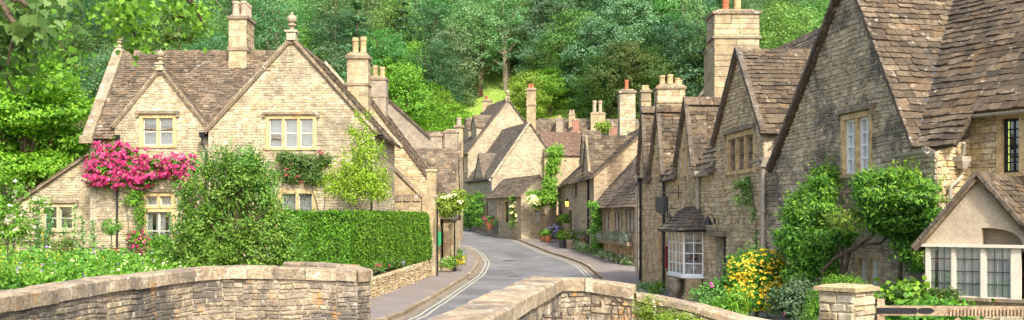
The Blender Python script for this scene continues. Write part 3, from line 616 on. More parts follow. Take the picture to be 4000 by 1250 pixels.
# ------------------------------------------------------------- bridge parapets, low walls, pillar
def wallrun(root, path, zb, thick, sm, mm, cm, ch=.2, ov=.06, rh=(.1, .2), tw=(.18, .5), wave=.02, th=(.012, .05), cl=(.6, 1.1), back=False, name='wall', coping_=True, pale=None):
    mb = MB(); cp = MB(); run = 0
    nrm = []
    for (a, b) in zip(path, path[1:]):
        d = V3((b[0]-a[0], b[1]-a[1], 0)).normalized(); nrm.append(V3((d.y, -d.x, 0)))
    vn = [nrm[0]]+[(nrm[i]+nrm[i+1]).normalized()/max(.5, math.cos(nrm[i].angle(nrm[i+1])/2)) for i in range(len(nrm)-1)]+[nrm[-1]]
    for i, (a, b) in enumerate(zip(path, path[1:])):
        fa = V3((a[0], a[1], zb))+vn[i]*thick/2; fb = V3((b[0], b[1], zb))+vn[i+1]*thick/2; ba = V3((a[0], a[1], zb))-vn[i]*thick/2; bb = V3((b[0], b[1], zb))-vn[i+1]*thick/2
        h0, h1 = a[2]-ch-zb, b[2]-ch-zb; L = (fb-fa).length; wallface(mb, Face(fa, fb-fa), [(0, 0), (L, 0), (L, h1), (0, h0)], rh=rh, tw=tw, th=th, gap=.016, jit=.016, wave=wave)
        Lb = (bb-ba).length; wallface(mb, Face(bb, ba-bb), [(0, 0), (Lb, 0), (Lb, h0), (0, h1)], rh=rh, tw=tw, th=th, gap=.016, stones=back)
        if i == len(path)-2: wallface(mb, Face(fb, bb-fb), [(0, 0), (thick, 0), (thick, h1), (0, h1)], rh=rh, tw=tw, th=th, gap=.016)
        if i == 0: wallface(mb, Face(ba, fa-ba), [(0, 0), (thick, 0), (thick, h0), (0, h0)], rh=rh, tw=tw, th=th, gap=.016)
        if not coping_: mb.add([fa+V3((0, 0, h0)), fb+V3((0, 0, h1)), bb+V3((0, 0, h1)), ba+V3((0, 0, h0))], [(0, 1, 2, 3)], 1); continue
        n = max(1, round(L/R.uniform(*cl)))
        for k in range(n):
            t0, t1 = k/n+.004, (k+1)/n-.004; o1, o2 = ov+R.uniform(-.012, .015), ov+R.uniform(-.012, .015); zz = R.uniform(-.012, .012); P = []
            f0, f1 = lerp(fa, fb, t0)+vn[i]*o1, lerp(fa, fb, t1)+vn[i]*o1; b0, b1 = lerp(ba, bb, t0)-vn[i]*o2, lerp(ba, bb, t1)-vn[i]*o2
            za, zc = lerp(a[2], b[2], t0)+zz, lerp(a[2], b[2], t1)+zz+R.uniform(-.008, .008); ed = .03
            Z = lambda p, z: V3((p.x, p.y, z))
            lo = [Z(f0, za-ch), Z(f1, zc-ch), Z(b1, zc-ch), Z(b0, za-ch)]; mi = [Z(f0, za-ed), Z(f1, zc-ed), Z(b1, zc-ed), Z(b0, za-ed)]; e_ = vn[i]*ed
            m1 = V3((0, 0, R.uniform(-.006, .012))); tp = [Z(f0-e_, za), Z(f1-e_, zc), Z(b1+e_, zc)+m1, Z(b0+e_, za)+m1]
            tgt = cp
            tgt.add(lo+mi+tp, [(3, 2, 1, 0), (0, 1, 5, 4), (1, 2, 6, 5), (2, 3, 7, 6), (3, 0, 4, 7), (4, 5, 9, 8), (5, 6, 10, 9), (6, 7, 11, 10), (7, 4, 8, 11), (8, 9, 10, 11)])
    mb.build(name, [M[sm], M[mm]], root)
    if cp.v: cp.build('coping', M[cm], root)
def densify(path, n=3):
    out = []; P = path
    for i in range(len(P)-1):
        p0, p1, p2, p3 = [V3(P[max(0, min(len(P)-1, k))]) for k in (i-1, i, i+1, i+2)]
        for j in range(n):
            t = j/n; out.append(.5*((2*p1)+(-p0+p2)*t+(2*p0-5*p1+4*p2-p3)*t*t+(-p0+3*p1-3*p2+p3)*t**3))
    return out+[V3(P[-1])]
lp = thing('bridge_parapet', 'curved stone bridge parapet with pale square block in its coping, on the left', 'parapet', (-5, 20, .3), 'bridge parapets')
wallrun(lp, [V3(p) for p in densify([(-7.4, 9.5, 1.78), (-7.2, 13.6, 1.83), (-7.0, 17.2, 1.87), (-6.35, 19.9, 1.9), (-5.35, 20.5, 1.93)], 2)]+[V3((-3.45, 20.4, 1.9)), V3((-3.2, 20.4, 1.87)), V3((-3.1, 20.65, 1.87)), V3((-3.4, 21.3, 1.9)), V3((-4.8, 22.5, 1.93))], .2, .42, 'brstone', 'brmortar', 'brcope', ch=.23, cl=(.5, .95), rh=(.06, .14), tw=(.12, .36), th=(.008, .035))
mb = MB(); p = at(935, 1068, 20.22); mb.box((p.x, p.y, p.z), (.3, .12, .2)); mb.build('pale_block', M['quoin'], lp)
rp = thing('bridge_parapet', 'stone bridge parapet running away from the viewer with broad flat coping and iron brackets', 'parapet', (.6, 14, .3), 'bridge parapets')
wallrun(rp, [V3((-1.35, 5.2, 1.93)), V3((-.48, 10.0, 1.94)), V3((.02, 13, 1.95)), V3((.56, 16.3, 1.95)), V3((1.25, 16.42, 1.93)), V3((1.95, 16.25, 1.84))], -1.1, .44, 'brstone', 'brmortar', 'brcope', ch=.2, cl=(.55, 1.2), rh=(.07, .2), tw=(.1, .34), th=(.01, .035))
mb = MB(); mb.box((1.21, 16.14, 1.84), (.11, .1, .215)); mb.build('pale_block', M['quoin'], rp)
def lbracket(px, py, Y, s=1):
    p = at(px, py, Y); mb = MB(); mb.tube([p+V3((.0, .4, 0)), p+V3((0, 0, 0)), p+V3((.22*s, -.02, 0))], .014, 6); mb.tube([p+V3((.22*s, -.02, -.02)), p+V3((.22*s, -.02, .08))], .014, 6); mb.build('iron_bracket', M['rust'], rp)
lbracket(2290, 1196, 15.85); lbracket(2128, 1240, 13.6); lbracket(2400, 1180, 15.8, .6)
ch = thing('chain_coil', 'rusty chain looped over an iron bracket on the outer face of the parapet', 'chain', (1.55, 15.95, 1.2)); mb = MB()
for j in range(2):
    for i in range(14):
        a = i/14*2*math.pi; mb.tube([(1.6+j*.2+.06*math.cos(a+t), 15.95-.02*(i % 2), 1.4+.13*math.sin(a+t)) for t in (0, .22, .44)], .01, 5)
mb.build('chain', M['rust'], ch)
rw = thing('river_wall', 'lower stone wall sloping down to the right of the bridge with an orange stained coping', 'wall', (3.2, 15.8, .3))
wallrun(rw, [V3((1.95, 16.3, 1.7)), V3((2.45, 16.3, 1.62)), V3((3.0, 16.2, 1.5)), V3((3.6, 15.9, 1.34)), V3((4.4, 15.4, 1.2))], -1.1, .4, 'brstone', 'brmortar', 'brcope', ch=.12, cl=(.4, .8), rh=(.08, .2), tw=(.15, .4), th=(.02, .06))
lw = thing('retaining_wall', 'low dry stone wall below the clipped hedge beside the pavement', 'wall', (-4.5, 42, .1))
wallrun(lw, [V3((-5.55, 28, .9)), V3((-4.96, 34.8, .84)), V3((-4.5, 41, .86)), V3((-3.98, 48.3, .95))], -.1, .35, 'tan', 'tanmortar', 'tan', ch=.09, ov=.03, cl=(.2, .35), rh=(.07, .13), tw=(.15, .4), th=(.02, .06))
pl = thing('gate_pillar', 'square stone gate pillar with a flat slab cap in front of the porch', 'pillar', (4.33, 13.25, .2))
mb = MB(); a = math.radians(42); X = V3((math.cos(a), math.sin(a), 0)); Yv = V3((-X.y, X.x, 0)); c = V3((4.33, 13.25, .2)); w_ = .24
for O, U in ((c-X*w_-Yv*w_, X), (c+X*w_-Yv*w_, Yv), (c-X*w_+Yv*w_, -Yv), (c+X*w_+Yv*w_, -X)): wallface(mb, Face(O, U), [(0, 0), (2*w_, 0), (2*w_, 1.76), (0, 1.76)], rh=(.09, .13), tw=(.15, .3), th=(.015, .045), gap=.012)
mb.build('pillar', [M['cream'], M['tanmortar']], pl); mb = MB(); mb.box((4.33, 13.25, 1.985), (.6, .6, .05), a); mb.box((4.33, 13.25, 2.02), (.56, .56, .03), a, 0, .8); mb.build('cap', M['ashlar'], pl)
gt = thing('garden_gate', 'weathered wooden field gate with black strap hinge and short pickets', 'gate', (5.6, 13.3, .3))
a0, b0 = at(3422, 1213, 13.4), at(4080, 1216, 13.0); mb = MB(); mb.beam(a0, b0, .07, .125); mb.build('top_rail', M['wood'], gt)
for k, z in enumerate((-.35, -.62, -.88)):
    mb = MB(); mb.beam(a0+V3((0, 0, z)), b0+V3((0, 0, z)), .03, .09); mb.build('rail', M['wood'], gt)
mb = MB(); mb.box((a0.x+.05, a0.y, a0.z-.42), (.1, .08, 1.15)); mb.build('stile', M['wood'], gt)
mb = MB(); mb.beam(a0+V3((.1, -.03, -.95)), lerp(a0, b0, .5)+V3((0, -.03, -.1)), .03, .08); mb.build('brace', M['wood'], gt)
mb = MB(); q0 = a0+V3((0, -.045, .005)); q1 = lerp(a0, b0, .24)+V3((0, -.045, .005)); mb.beam(q0, q1, .012, .07); q2 = lerp(a0, b0, .35)+V3((0, -.045, .005)); mb.prism([lerp(q1, q2, t)+V3((0, 0, s)) for t, s in ((.05, -.02), (.3, -.037), (.75, -.035), (1, 0), (.75, .035), (.3, .037), (.05, .02))], (0, .012, 0))
for t in (.05, .5, .9): p = lerp(q0, q1, t); mb.tube([p, p+V3((0, -.015, 0))], .012, 8)
mb.build('strap_hinge', M['iron'], gt)
for i in range(26):
    mb = MB(); p = lerp(a0, b0, .44+.021*i); mb.box((p.x, p.y-.045, p.z-.02), (.022, .02, .09)); mb.build('picket', M['wood'], gt)
for i in range(40): mb = MB(); p = lerp(a0, b0, .02+.024*i); mb.tube([p+V3((0, 0, .06)), p+V3((.004, 0, .1))], [.004, .001], 4); mb.build('spike', M['rust'], gt)

# ------------------------------------------------------------- the house on the left
h1 = thing('stone_house', 'large pale stone house with two front gables behind the bushy garden', 'house', (-9, 40, 1))
mg = house(h1, (-11.85, 40), (1, 0), 6.45, 7, .6, 6.35, 9.86, 'D', apex=3.25, tm='tile', stones=(1, 0, 1), gov=.1, ov=.2, trh=(.16, .1), ttw=(.18, .36), rh=(.07, .13), tw=(.15, .36),
 front=[dict(r=(1038, 450, 1237, 586), nl=3, hood=True, sm='ochre', fm='creampaint', cur='blind', grid=(1, 2)), dict(r=(1088, 742, 1234, 960), nl=2, trans=(.56,), sm='ochre', fm='sage', grid=(1, 1))])
quoins(h1, mg['f'], 0, 0, 5.7, 1); quoins(h1, mg['f'], 6.45, 0, 5.5, -1); quoins(h1, mg['r'], 0, 0, 5.5, 1)
mb = MB(); A = V3((-8.6, 39.98, 9.95)); coping(mb, V3((-11.98, 39.98, 6.3)), A, .2, .1, .8); coping(mb, V3((-5.32, 39.98, 6.28)), A, .2, .1, .8); mb.build('gable_coping', M['cope'], h1)
mb = MB(); coping(mb, V3((-8.6, 47.1, 10.02)), V3((-5.05, 47.1, 6.12)), .36, .16, .8); mb.build('rear_coping', M['quoin'], h1)
finial(h1, (-8.6, 40.02, 9.85), 1.05)
# wing
WY = 40.35
wg = house(h1, (-16.62, WY), (1, 0), 4.77, 6, .6, 6.2, 9.88, 'U', tm='tile', stones=(1, 1, 0), ov=.22, gov=0, over_roof=False, rh=(.07, .13), tw=(.15, .36),
 front=[dict(r=(545, 447, 690, 577), nl=2, hood=True, sm='ochre', cur='blind', grid=(1, 2)), dict(r=(556, 752, 684, 814), nl=2, sm='ochre', fm='creampaint', grid=(1, 1), hood=True), dict(r=(556, 814, 684, 1046), nl=2, mul=False, sm='ochre', fm='sage', grid=(1, 3), cur='drawn', sill=False)])
rb = MB(); gapped(rb, V3((-16.62, WY-.2, 5.98)), (1, 0, 0), 7.7, V3((0, 3.2, 3.94)), [(.95, 4.7)], .1, rh=(.17, .1), tw=(.16, .38)); roofplane(rb, [V3((-8.9, WY+6.2, 5.98)), V3((-16.62, WY+6.2, 5.98)), V3((-16.62, 43.35, 9.92)), V3((-8.9, 43.35, 9.92))], rh=(.3, .2), tw=(.3, .5)); ridge(rb, V3((-16.5, 43.35, 9.92)), V3((-9.0, 43.35, 9.92))); rb.build('roof', M['tile'], h1)
quoins(h1, wg['f'], 0, 0, 5.5, 1)
def dormer(root, O, U, W, zbase, ze, za, slope, wins=(), tm='tile', wm=('cream', 'mortar'), apex=None, rh=(.07, .13), tw=(.15, .36), trh=(.16, .1), ttw=(.18, .38), fo=0.0, extra=(), copem=None, zm=None, front=True, gov=.07, ov=.1, vm=None, fin=None, stones=True, eb=.0):
    """gable flush with a wall: O = left base (x,y), zbase where it starts, ze its eaves, za apex; main roof starts at zm (default zbase) and rises 'slope' per metre"""
    U = V3((U[0], U[1], 0)).normalized(); D = V3((-U.y, U.x, 0)); O = V3((O[0], O[1], zbase))-D*fo; zm = zbase if zm is None else zm; ap = W/2 if apex is None else apex; fc = Face(O, U); mb = MB(); up = V3((0, 0, 1))
    if front:
        hs = []
        for w_ in wins: hs.append(fc.rect(*w_['r']))
        hs += [fc.rect(*e) for e in extra]
        wallface(mb, fc, [(0, 0), (W, 0), (W, ze-zbase), (ap, za-zbase), (0, ze-zbase)], hs, rh=rh, tw=tw, stones=stones)
    dd = lambda z: max(.02, (z-zm)/slope)+fo
    for s_ in (0, 1):
        q = O+U*(W*s_); b_ = dd(ze); zz = ze-zbase
        mb.add([q+up*(min(0, zm-zbase)), q+up*zz, q+D*b_+up*zz], [(0, 1, 2)], 1)
    mb.build('gable_wall', [M[wm[0]], M[wm[1]]], root)
    for w_, r in zip(wins, hs if front else []): w_ = dict(w_); w_.pop('r'); window(root, fc, r, **w_)
    A = O+U*ap+up*(za-zbase+.03)-D*gov; sl = (za-ze)/ap; sr = (za-ze)/(W-ap); Bk = O+U*ap+D*dd(za)+up*(za-zbase+.03)
    L = O-U*ov+up*(ze-zbase-ov*sl+.03)-D*gov; Rr = O+U*(W+ov)+up*(ze-zbase-ov*sr+.03)-D*gov; Lb = L+D*(dd(ze-ov*sl)+gov+eb); Rb = Rr+D*(dd(ze-ov*sr)+gov+eb)
    rb = MB(); roofplane(rb, [Lb, L, A, Bk], rh=trh, tw=ttw); roofplane(rb, [Rr, Rb, Bk, A], rh=trh, tw=ttw); ridge(rb, A, Bk, seg=.5); rb.build('roof', M[tm], root)
    if vm:
        c_ = MB(); coping(c_, L+D*.06+up*.04, A+D*.06+up*.06, .16, .1, .35); coping(c_, Rr+D*.06+up*.04, A+D*.06+up*.06, .16, .1, .35); c_.build('verge', M[vm], root)
    return fc
dormer(h1, (-15.65, WY), (1, 0), 3.55, 6.2, 6.55, 8.72, 1.23, apex=1.8, tm='tile', vm='cope', extra=[(545, 447, 690, 577)]); finial(h1, (-13.85, WY, 8.72), .8)
mb = MB(); coping(mb, V3((-16.62, WY-.3, 6.0)), V3((-16.62, WY+3, 9.98)), .42, .16, 1.0); coping(mb, V3((-16.62, WY+6.2, 6.1)), V3((-16.62, WY+3, 9.98)), .42, .16, 1.0); mb.box((-16.62, WY-.2, 5.95), (.5, .5, .3)); mb.build('gable_coping', M['cope'], h1); finial(h1, (-16.62, WY+3.0, 9.9), .75)
chimney(h1, 893, 962, 62, 285, 42.7, 1.3, [(68, 12, .07), (190, 14, .05), (275, 12, .03)], [(917, 2, 15, 'palepot', 1, -.45), (917, 0, 13, 'palepot', 1, -.12), (917, 5, 13, 'palepot', 1, .18), (917, -3, 13, 'palepot', 1, .47), (946, 0, 13, 'palepot', 1, -.4), (946, 0, 13, 'palepot', 1, 0), (946, 0, 13, 'palepot', 1, .4)], 'ashlar')
chimney(h1, 1356, 1437, 210, 400, 46.4, .9, [(222, 14, .08), (330, 8, .05)], [(1383, 141, 14, 'pot', 0, 0), (1414, 138, 14, 'pot', 0, 0)], 'ashlar')
mf, wf = mg['f'], wg['f']
gutter(h1, V3((-16.4, WY-.26, 6.0)), V3((-15.75, WY-.26, 6.0)), .055); gutter(h1, V3((-12.15, WY-.2, 6.15)), V3((-11.8, WY-.3, 6.15)), .07); gutter(h1, V3((-5.12, 40, 6.1)), V3((-5.12, 47, 6.1)), .06)
downpipe(h1, at(457, 545, WY-.08), at(457, 985, WY-.08), .04); downpipe(h1, at(790, 535, 39.9), at(805, 1000, 39.9), .045, elbow=[at(790, 560, 39.9), at(805, 590, 39.9)]); downpipe(h1, at(1452, 560, 39.9), at(1452, 980, 39.9), .035)
# lean-to
ltf = Face((-20.15, 41.0, .6), (1, 0)); mb = MB(); hs = [ltf.rect(158, 795, 297, 905)]; Wl = 3.6
wallface(mb, ltf, [(0, 0), (Wl, 0), (Wl, 5.02), (0, 2.65)], hs); wallface(mb, Face((-20.15, 45, .6), (0, -1)), [(0, 0), (4, 0), (4, 2.65), (0, 2.65)], stones=False); mb.build('lean_to_wall', [M['cream'], M['mortar']], h1)
window(h1, ltf, hs[0], nl=2, sm='dress', fm='sage', cur=None, grid=(1, 2), hood=True)
rb = MB(); roofplane(rb, [V3((-20.3, 45, 3.2)), V3((-20.3, 40.85, 3.2)), V3((-16.6, 40.85, 5.68)), V3((-16.6, 45, 5.68))]); rb.build('lean_to_roof', M['tile'], h1)

# ------------------------------------------------------------- buildings behind it on the left
h2 = thing('stone_cottage', 'stone cottage behind the left house with steep tiled gable and grey banded chimney', 'house', (-7.5, 52, 0))
house(h2, (-11.35, 52), (1, 0), 7.7, 6, -.2, 4.13, 9.27, 'D', wm=('tan', 'tanmortar'), tm='tile', rh=(.1, .18), tw=(.2, .5), stones=(1, 0, 0), gov=.12)
chimney(h2, 1440, 1508, 302, 420, 53.5, .9, [(308, 8, .05), (375, 8, .03)], [(1461, 252, 12, 'pot', 0, 0), (1489, 257, 12, 'pot', 0, 0)], 'plaster', stones=False)
h3 = thing('stone_cottage', 'low cottage by the left pavement whose tiled roof faces the road under two square chimneys', 'house', (-5.5, 57, .2))
house(h3, (-8.3, 58.2), (1, 0), 5.0, 6, -.2, 4.15, 6.95, 'U', wm=('tan', 'tanmortar'), tm='tile', stones=(1, 0, 1), rh=(.12, .2), tw=(.25, .5), trh=(.24, .18), ttw=(.3, .55))
chimney(h3, 1680, 1727, 525, 600, 61.2, .7, [(528, 10, .05)], [], 'plaster', stones=False); chimney(h3, 1738, 1787, 510, 600, 61.2, .7, [(514, 9, .06)], [], 'plaster', stones=False)
h4 = thing('stone_cottage', 'grey plastered gable end of a taller cottage rising behind the left chimney', 'house', (-9, 66, .4))
house(h4, (-13.7, 67), (1, 0), 9.3, 5, 0, 7.3, 11.5, 'D', wm=('plaster', 'plaster'), tm='tile', stones=(0, 0, 0), gov=.15)
h5 = thing('stone_cottage', 'distant roof and pepperpot chimney behind the left cottages', 'house', (-7, 86, .8))
house(h5, (-10, 86), (1, 0), 5.6, 6, 0, 7.3, 10.3, 'U', wm=('fartan', 'fartan'), tm='tile', stones=(0, 0, 0))
chimney(h5, 1776, 1808, 492, 560, 88, .8, [(494, 8, .1)], [(1792, 457, 11, 'palepot', 1, 0)], 'ashlar', stones=False)
# gate wall with ball finial
gw = thing('gate_wall', 'tall sloping garden wall with square plaques, ending in a pier with a ball finial', 'wall', (-5, 49, .2))
f = Face((-6.05, 49, .1), (1, 0)); mb = MB(); wallface(mb, f, [(0, 0), (2.3, 0), (2.3, 3.75), (1.75, 3.75), (0, 5.5)], rh=(.22, .34), tw=(.4, .8), th=(.004, .012), jit=.004); wallface(mb, Face((-3.75, 49, .1), (0, 1)), [(0, 0), (.5, 0), (.5, 3.75), (0, 3.75)], rh=(.22, .34), tw=(.4, .8), th=(.004, .012), jit=.004); mb.prism([(-6.05, 49.4, .1), (-3.75, 49.4, .1), (-3.75, 49.4, 3.8), (-4.3, 49.4, 3.8), (-6.05, 49.4, 5.6)], (0, .1, 0), 1); mb.build('wall', [M['ashlar'], M['plaster']], gw)
mb = MB(); coping(mb, V3((-6.05, 49.2, 5.68)), V3((-4.28, 49.2, 3.9)), .6, .12); coping(mb, V3((-4.3, 49.2, 3.93)), V3((-3.6, 49.2, 3.93)), .64, .14); mb.build('coping', M['cope'], gw)
for px in (1556, 1590, 1626): mb = MB(); p = at(px, 772, 48.97); mb.box(p, (.33, .08, .34)); mb.build('plaque', M['cope'], gw)
mb = MB(); mb.box((-3.98, 49.2, 2.0), (.62, .72, 3.9)); mb.box((-3.86, 49.2, 4.55), (.44, .46, 1.15)); mb.box((-3.86, 49.2, 5.16), (.54, .56, .1)); mb.box((-4.0, 48.9, .9), (.75, .9, 1.5)); mb.build('pier', M['ashlar'], gw)
mb = MB(); p = at(1683, 634, 49.2); mb.lathe((-3.86, 49.2, 5.2), [(.12, 0), (.08, .08), (.1, .14), (.2, .24), (.23, .36), (.2, .48), (.1, .57), (.02, .6)], 14); mb.build('ball_finial', M['cope'], gw, smooth=True)
pr = thing('stone_porch', 'narrow stone porch with small tiled hood beside the left pavement', 'porch', (-3, 53, .1))
house(pr, (-3.5, 52.2), (1, 0), .62, 2.6, .0, 2.85, 3.35, 'U', wm=('ashlar', 'mortar'), tm='tiledark', stones=(1, 0, 1), rh=(.22, .34), tw=(.3, .5), ov=.15, gov=.12)
mb = MB(); mb.box((-3.2, 52.15, .2), (.75, .2, .35)); mb.build('plinth', M['ashlar'], pr)
lampost = thing('street_lamp', 'black lantern on a slim post beside the stone porch', 'lamp', (-2.78, 51.6, .15)); p = at(1776, 1020, 51.6)
mb = MB(); mb.tube([(-2.89, 51.6, .1), (-2.89, 51.6, 2.75)], [.045, .035], 8); mb.lathe((-2.89, 51.6, .1), [(.1, 0), (.1, .3), (.06, .36)], 8); mb.build('post', M['iron'], lampost)
mb = MB(); mb.lathe((-2.89, 51.6, 2.75), [(.03, 0), (.09, .05), (.12, .32)], 6); mb.build('lantern', M['glass'], lampost); mb = MB(); mb.lathe((-2.89, 51.6, 3.07), [(.15, 0), (.1, .1), (.03, .16), (.01, .24)], 6); mb.build('lantern_cap', M['iron'], lampost)
sg = thing('banner_sign', 'small bright green panel fixed to a black pole at the gate pier', 'sign', (-3.5, 48.5, .15)); mb = MB(); mb.tube([(-3.53, 48.4, .1), (-3.53, 48.4, 3.3)], .04, 8); mb.build('pole', M['iron'], sg)
M['greensign'] = plain('green_sign', (.02, .25, .08), .5, var=.05); mb = MB(); a_, b_ = at(1711, 905, 48.3), at(1723, 965, 48.3); mb.prism([(a_.x, 48.33, b_.z), (b_.x, 48.33, b_.z+.12), (b_.x, 48.33, a_.z), (a_.x, 48.33, a_.z)], (0, .03, 0)); mb.build('panel', M['greensign'], sg)
ob = thing('outbuilding', 'long brown tiled roof half hidden behind the bright green tree', 'house', (-27, 60, 1)); house(ob, (-36, 58), (1, 0), 14.5, 7, 0, 4.6, 8.9, 'U', wm=('fartan', 'fartan'), tm='tile', stones=(0, 0, 0), trh=(.24, .16), ttw=(.3, .6))
ob = thing('outbuilding', 'low roof with a red chimney at the far left edge behind white blossom', 'house', (-25, 50, 1)); house(ob, (-29, 48), (1, 0), 6.5, 5, 0, 3.4, 5.0, 'U', wm=('fartan', 'fartan'), tm='redtile', stones=(0, 0, 0)); chimney(ob, -6, 12, 660, 720, 50.5, .6, [(662, 4, .04)], [], 'redbrick', stones=False)

for (x, y, w_, l_, a_) in ((-.6, 52, 1.5, 4.2, .1), (1.6, 46, 1.1, 3.2, -.05), (.3, 67, 1.3, 5.0, .12), (-1.3, 39, .9, 2.6, .1)):      # patched tarmac
    mb = MB(); cs, sn = math.cos(a_), math.sin(a_); P = [(x+dx*cs-dy*sn, y+dx*sn+dy*cs) for dx, dy in [(-w_/2, -l_/2+k*l_/6) for k in range(7)][::-1]+[(w_/2, -l_/2+k*l_/6) for k in range(7)]]; mb.add([(a, b, zr(b)+.004) for a, b in P], [(6-i, 5-i, 8+i, 7+i) for i in range(6)]); tag(mb.build('road_patch', M['grit' if x > 9 else 'patch']), kind='structure')
for (x, y, lab) in ((.1, 49.5, 'round iron manhole cover in the road before the bend'), (-.2, 61.5, 'round iron manhole cover farther along the road')): mb = MB(); mb.lathe((x, y, zr(y)+.002), [(.33, 0), (.33, .008), (.3, .01)], 20); tag(mb.build('manhole_cover', M['rust'], loc=(x, y, zr(y))), lab, 'manhole cover')
mb = MB(); y = 47.5; x = KLf(y)+.2; mb.box((x, y, zr(y)+.006), (.3, .45, .012)); tag(mb.build('drain_grate', M['iron'], loc=(x, y, zr(y))), 'iron drain grate in the left gutter', 'drain')
# ------------------------------------------------------------- houses at the bend
UR, = [V3((.954, .3, 0))]
c2 = thing('stone_house', 'gabled stone house at the bend with a pale verge and shaded left slope', 'house', (1, 106, 1.1))
h = house(c2, (-2.09, 103), UR, 8.1, 9.2, .8, 6.97, 12.56, 'D', wm=('farwall', 'farwall'), tm='tiledark', stones=(0, 0, 0), apex=4.05, ov=.25, gov=.15, trh=(.24, .18), ttw=(.3, .6),
  left=[dict(r=(1897, 762, 1913, 862), door=True, col='darkwood'), dict(r=(1850, 745, 1862, 790), nl=1, sm='dress', cur=None)])
D2 = V3((-.3, .954, 0)); mb = MB(); f = h['f']; coping(mb, f.p(-.25, 5.8, .12), f.p(4.05, 11.85, .12), .2, .16, 1.2); mb.build('verge', M['quoin'], c2)
dormer(c2, V3((-2.09, 103, 0))+D2*6.2, -D2, 3.2, 6.97, 7.1, 9.6, 1.38, tm='tiledark', wm=('farwall', 'farwall'), trh=(.24, .18), ttw=(.3, .6), stones=False, wins=[])
gutter(c2, h['l'].p(0, 6.0, .3), h['l'].p(9.2, 6.0, .3), .09, 'lead'); downpipe(c2, h['f'].p(-.05, 6.0, .12), h['f'].p(.0, .2, .12), .07, 'lead')
c1 = thing('stone_house', 'tallest gabled stone house at the bend with two dormers and a stone finial', 'house', (-1, 115, 1.8))
h = house(c1, (-4.84, 112), UR, 9.2, 9, 1.2, 10.15, 16.0, 'D', wm=('farwall', 'farwall'), tm='tiledark', stones=(0, 0, 0), apex=4.6, ov=.25, gov=.15, trh=(.24, .18), ttw=(.3, .6), left=[dict(r=(1798, 620, 1806, 680), nl=1, sm='ochre', cur=None), dict(r=(1812, 612, 1822, 675), nl=1, sm='ochre', cur=None)])
for k in (6.6, 3.2): dormer(c1, V3((-4.84, 112, 0))+D2*k+V3((1.2, .4, 0)), -D2, 2.2, 11.2, 13.0, 14.3, 1.27, tm='tile', wm=('farwall', 'farwall'), trh=(.24, .18), ttw=(.3, .6), stones=False, zm=11.6)
finial(c1, h['f'].p(4.6, 14.6, -.1), 1.3); chimney(c1, 2057, 2093, 345, 490, 118, 1.2, [(350, 7, .1), (410, 6, .08)], [(2068, 326, 6, 'redpot', 1, 0), (2080, 326, 6, 'redpot', 1, 0)], 'ashlar', stones=False); chimney(c1, 1884, 1920, 390, 440, 121, 1.0, [(394, 6, .08)], [(1899, 373, 7, 'redpot', 1, 0)], 'ashlar', stones=False)
rr = thing('stone_cottage', 'tiled roof wing behind the tall gable carrying the high square chimney', 'house', (3, 117, 1.8)); house(rr, (.5, 116), UR, 5.0, 6, 1.5, 9.6, 14.2, 'U', wm=('farwall', 'farwall'), tm='tile', stones=(0, 0, 0), trh=(.26, .2), ttw=(.3, .6))
c3 = thing('stone_annexe', 'small gabled annexe with door and white climbing rose in front of the gabled house', 'house', (1.5, 92, 1))
h = house(c3, (.81, 90), UR, 3.3, 10.6, .6, 4.95, 6.6, 'D', wm=('farwall', 'farwall'), tm='tile', stones=(0, 0, 0), ov=.22, gov=.12, trh=(.24, .18), ttw=(.3, .6),
  front=[dict(r=(2083, 815, 2112, 872), nl=1, sm='dress', fm='white', grid=(3, 4), cur=None)], left=[dict(r=(1942, 786, 1962, 862), nl=2, sm='ochre', cur=None), dict(r=(1971, 783, 1990, 868), door=True, sm='ochre')])
downpipe(c3, at(1929, 770, 99.5), at(1929, 860, 99.5), .07)
bp = thing('stone_buttress', 'grey stone buttress between the annexe and the vine covered cottage', 'wall', (3.2, 92, 1)); mb = MB(); mb.box((3.15, 92, 2.6), (.9, .6, 3.6)); mb.box((3.15, 92, 4.5), (1.0, .7, .25), 0, 0, .6); mb.build('buttress', M['plaster'], bp)
# ------------------------------------------------------------- right hand row
b1 = thing('stone_cottage', 'vine hung cottage at the far end of the right hand row with an orange lantern', 'house', (4.5, 88, 1))
U = V3((4.75-4.3, -15, 0)); hb = house(b1, (4.3, 95), U, 15.0, 7, .3, 5.8, 9.0, 'U', wm=('fartan', 'fartan'), tm='tilewarm', stones=(0, 0, 0), ov=.3, trh=(.3, .22), ttw=(.35, .7),
  front=[dict(r=(2163, 840, 2174, 892), nl=1, cur=None), dict(r=(2182, 838, 2194, 885), nl=1, cur=None), dict(r=(2178, 730, 2189, 772), nl=1, sm='cope', cur=None), dict(r=(2236, 722, 2247, 772), nl=1, sm='cope', cur=None), dict(r=(2222, 815, 2236, 905), door=True)])
gutter(b1, hb['f'].p(0, 5.3, .32), hb['f'].p(15, 5.3, .32), .09); downpipe(b1, at(2141, 735, 95), at(2141, 912, 95), .06)
lt = thing('wall_lantern', 'lit amber wall lantern on an iron arm', 'lantern', at(2216, 800, 84.5)); q = at(2216, 795, 84.0); mb = MB(); mb.tube([q+V3((.6, 0, .1)), q+V3((-.5, 0, .1))], .03, 6); mb.lathe((q.x, q.y, q.z+.18), [(.22, 0), (.06, .18), (.02, .26)], 6); mb.build('bracket', M['iron'], lt)
m, t_, b_ = newmat('amber_glass'); b_.inputs['Base Color'].default_value = (.7, .3, .05, 1); b_.inputs['Emission Color'].default_value = (1, .45, .08, 1); b_.inputs['Emission Strength'].default_value = 1.2; mb = MB(); mb.lathe((q.x, q.y, q.z-.25), [(.12, 0), (.2, .43)], 6); mb.build('lamp_glass', m, lt)
a2 = thing('stone_cottage', 'tall cottage with a steep cross gable and big rubble chimney above the window box cottage', 'house', (5, 74, .6))
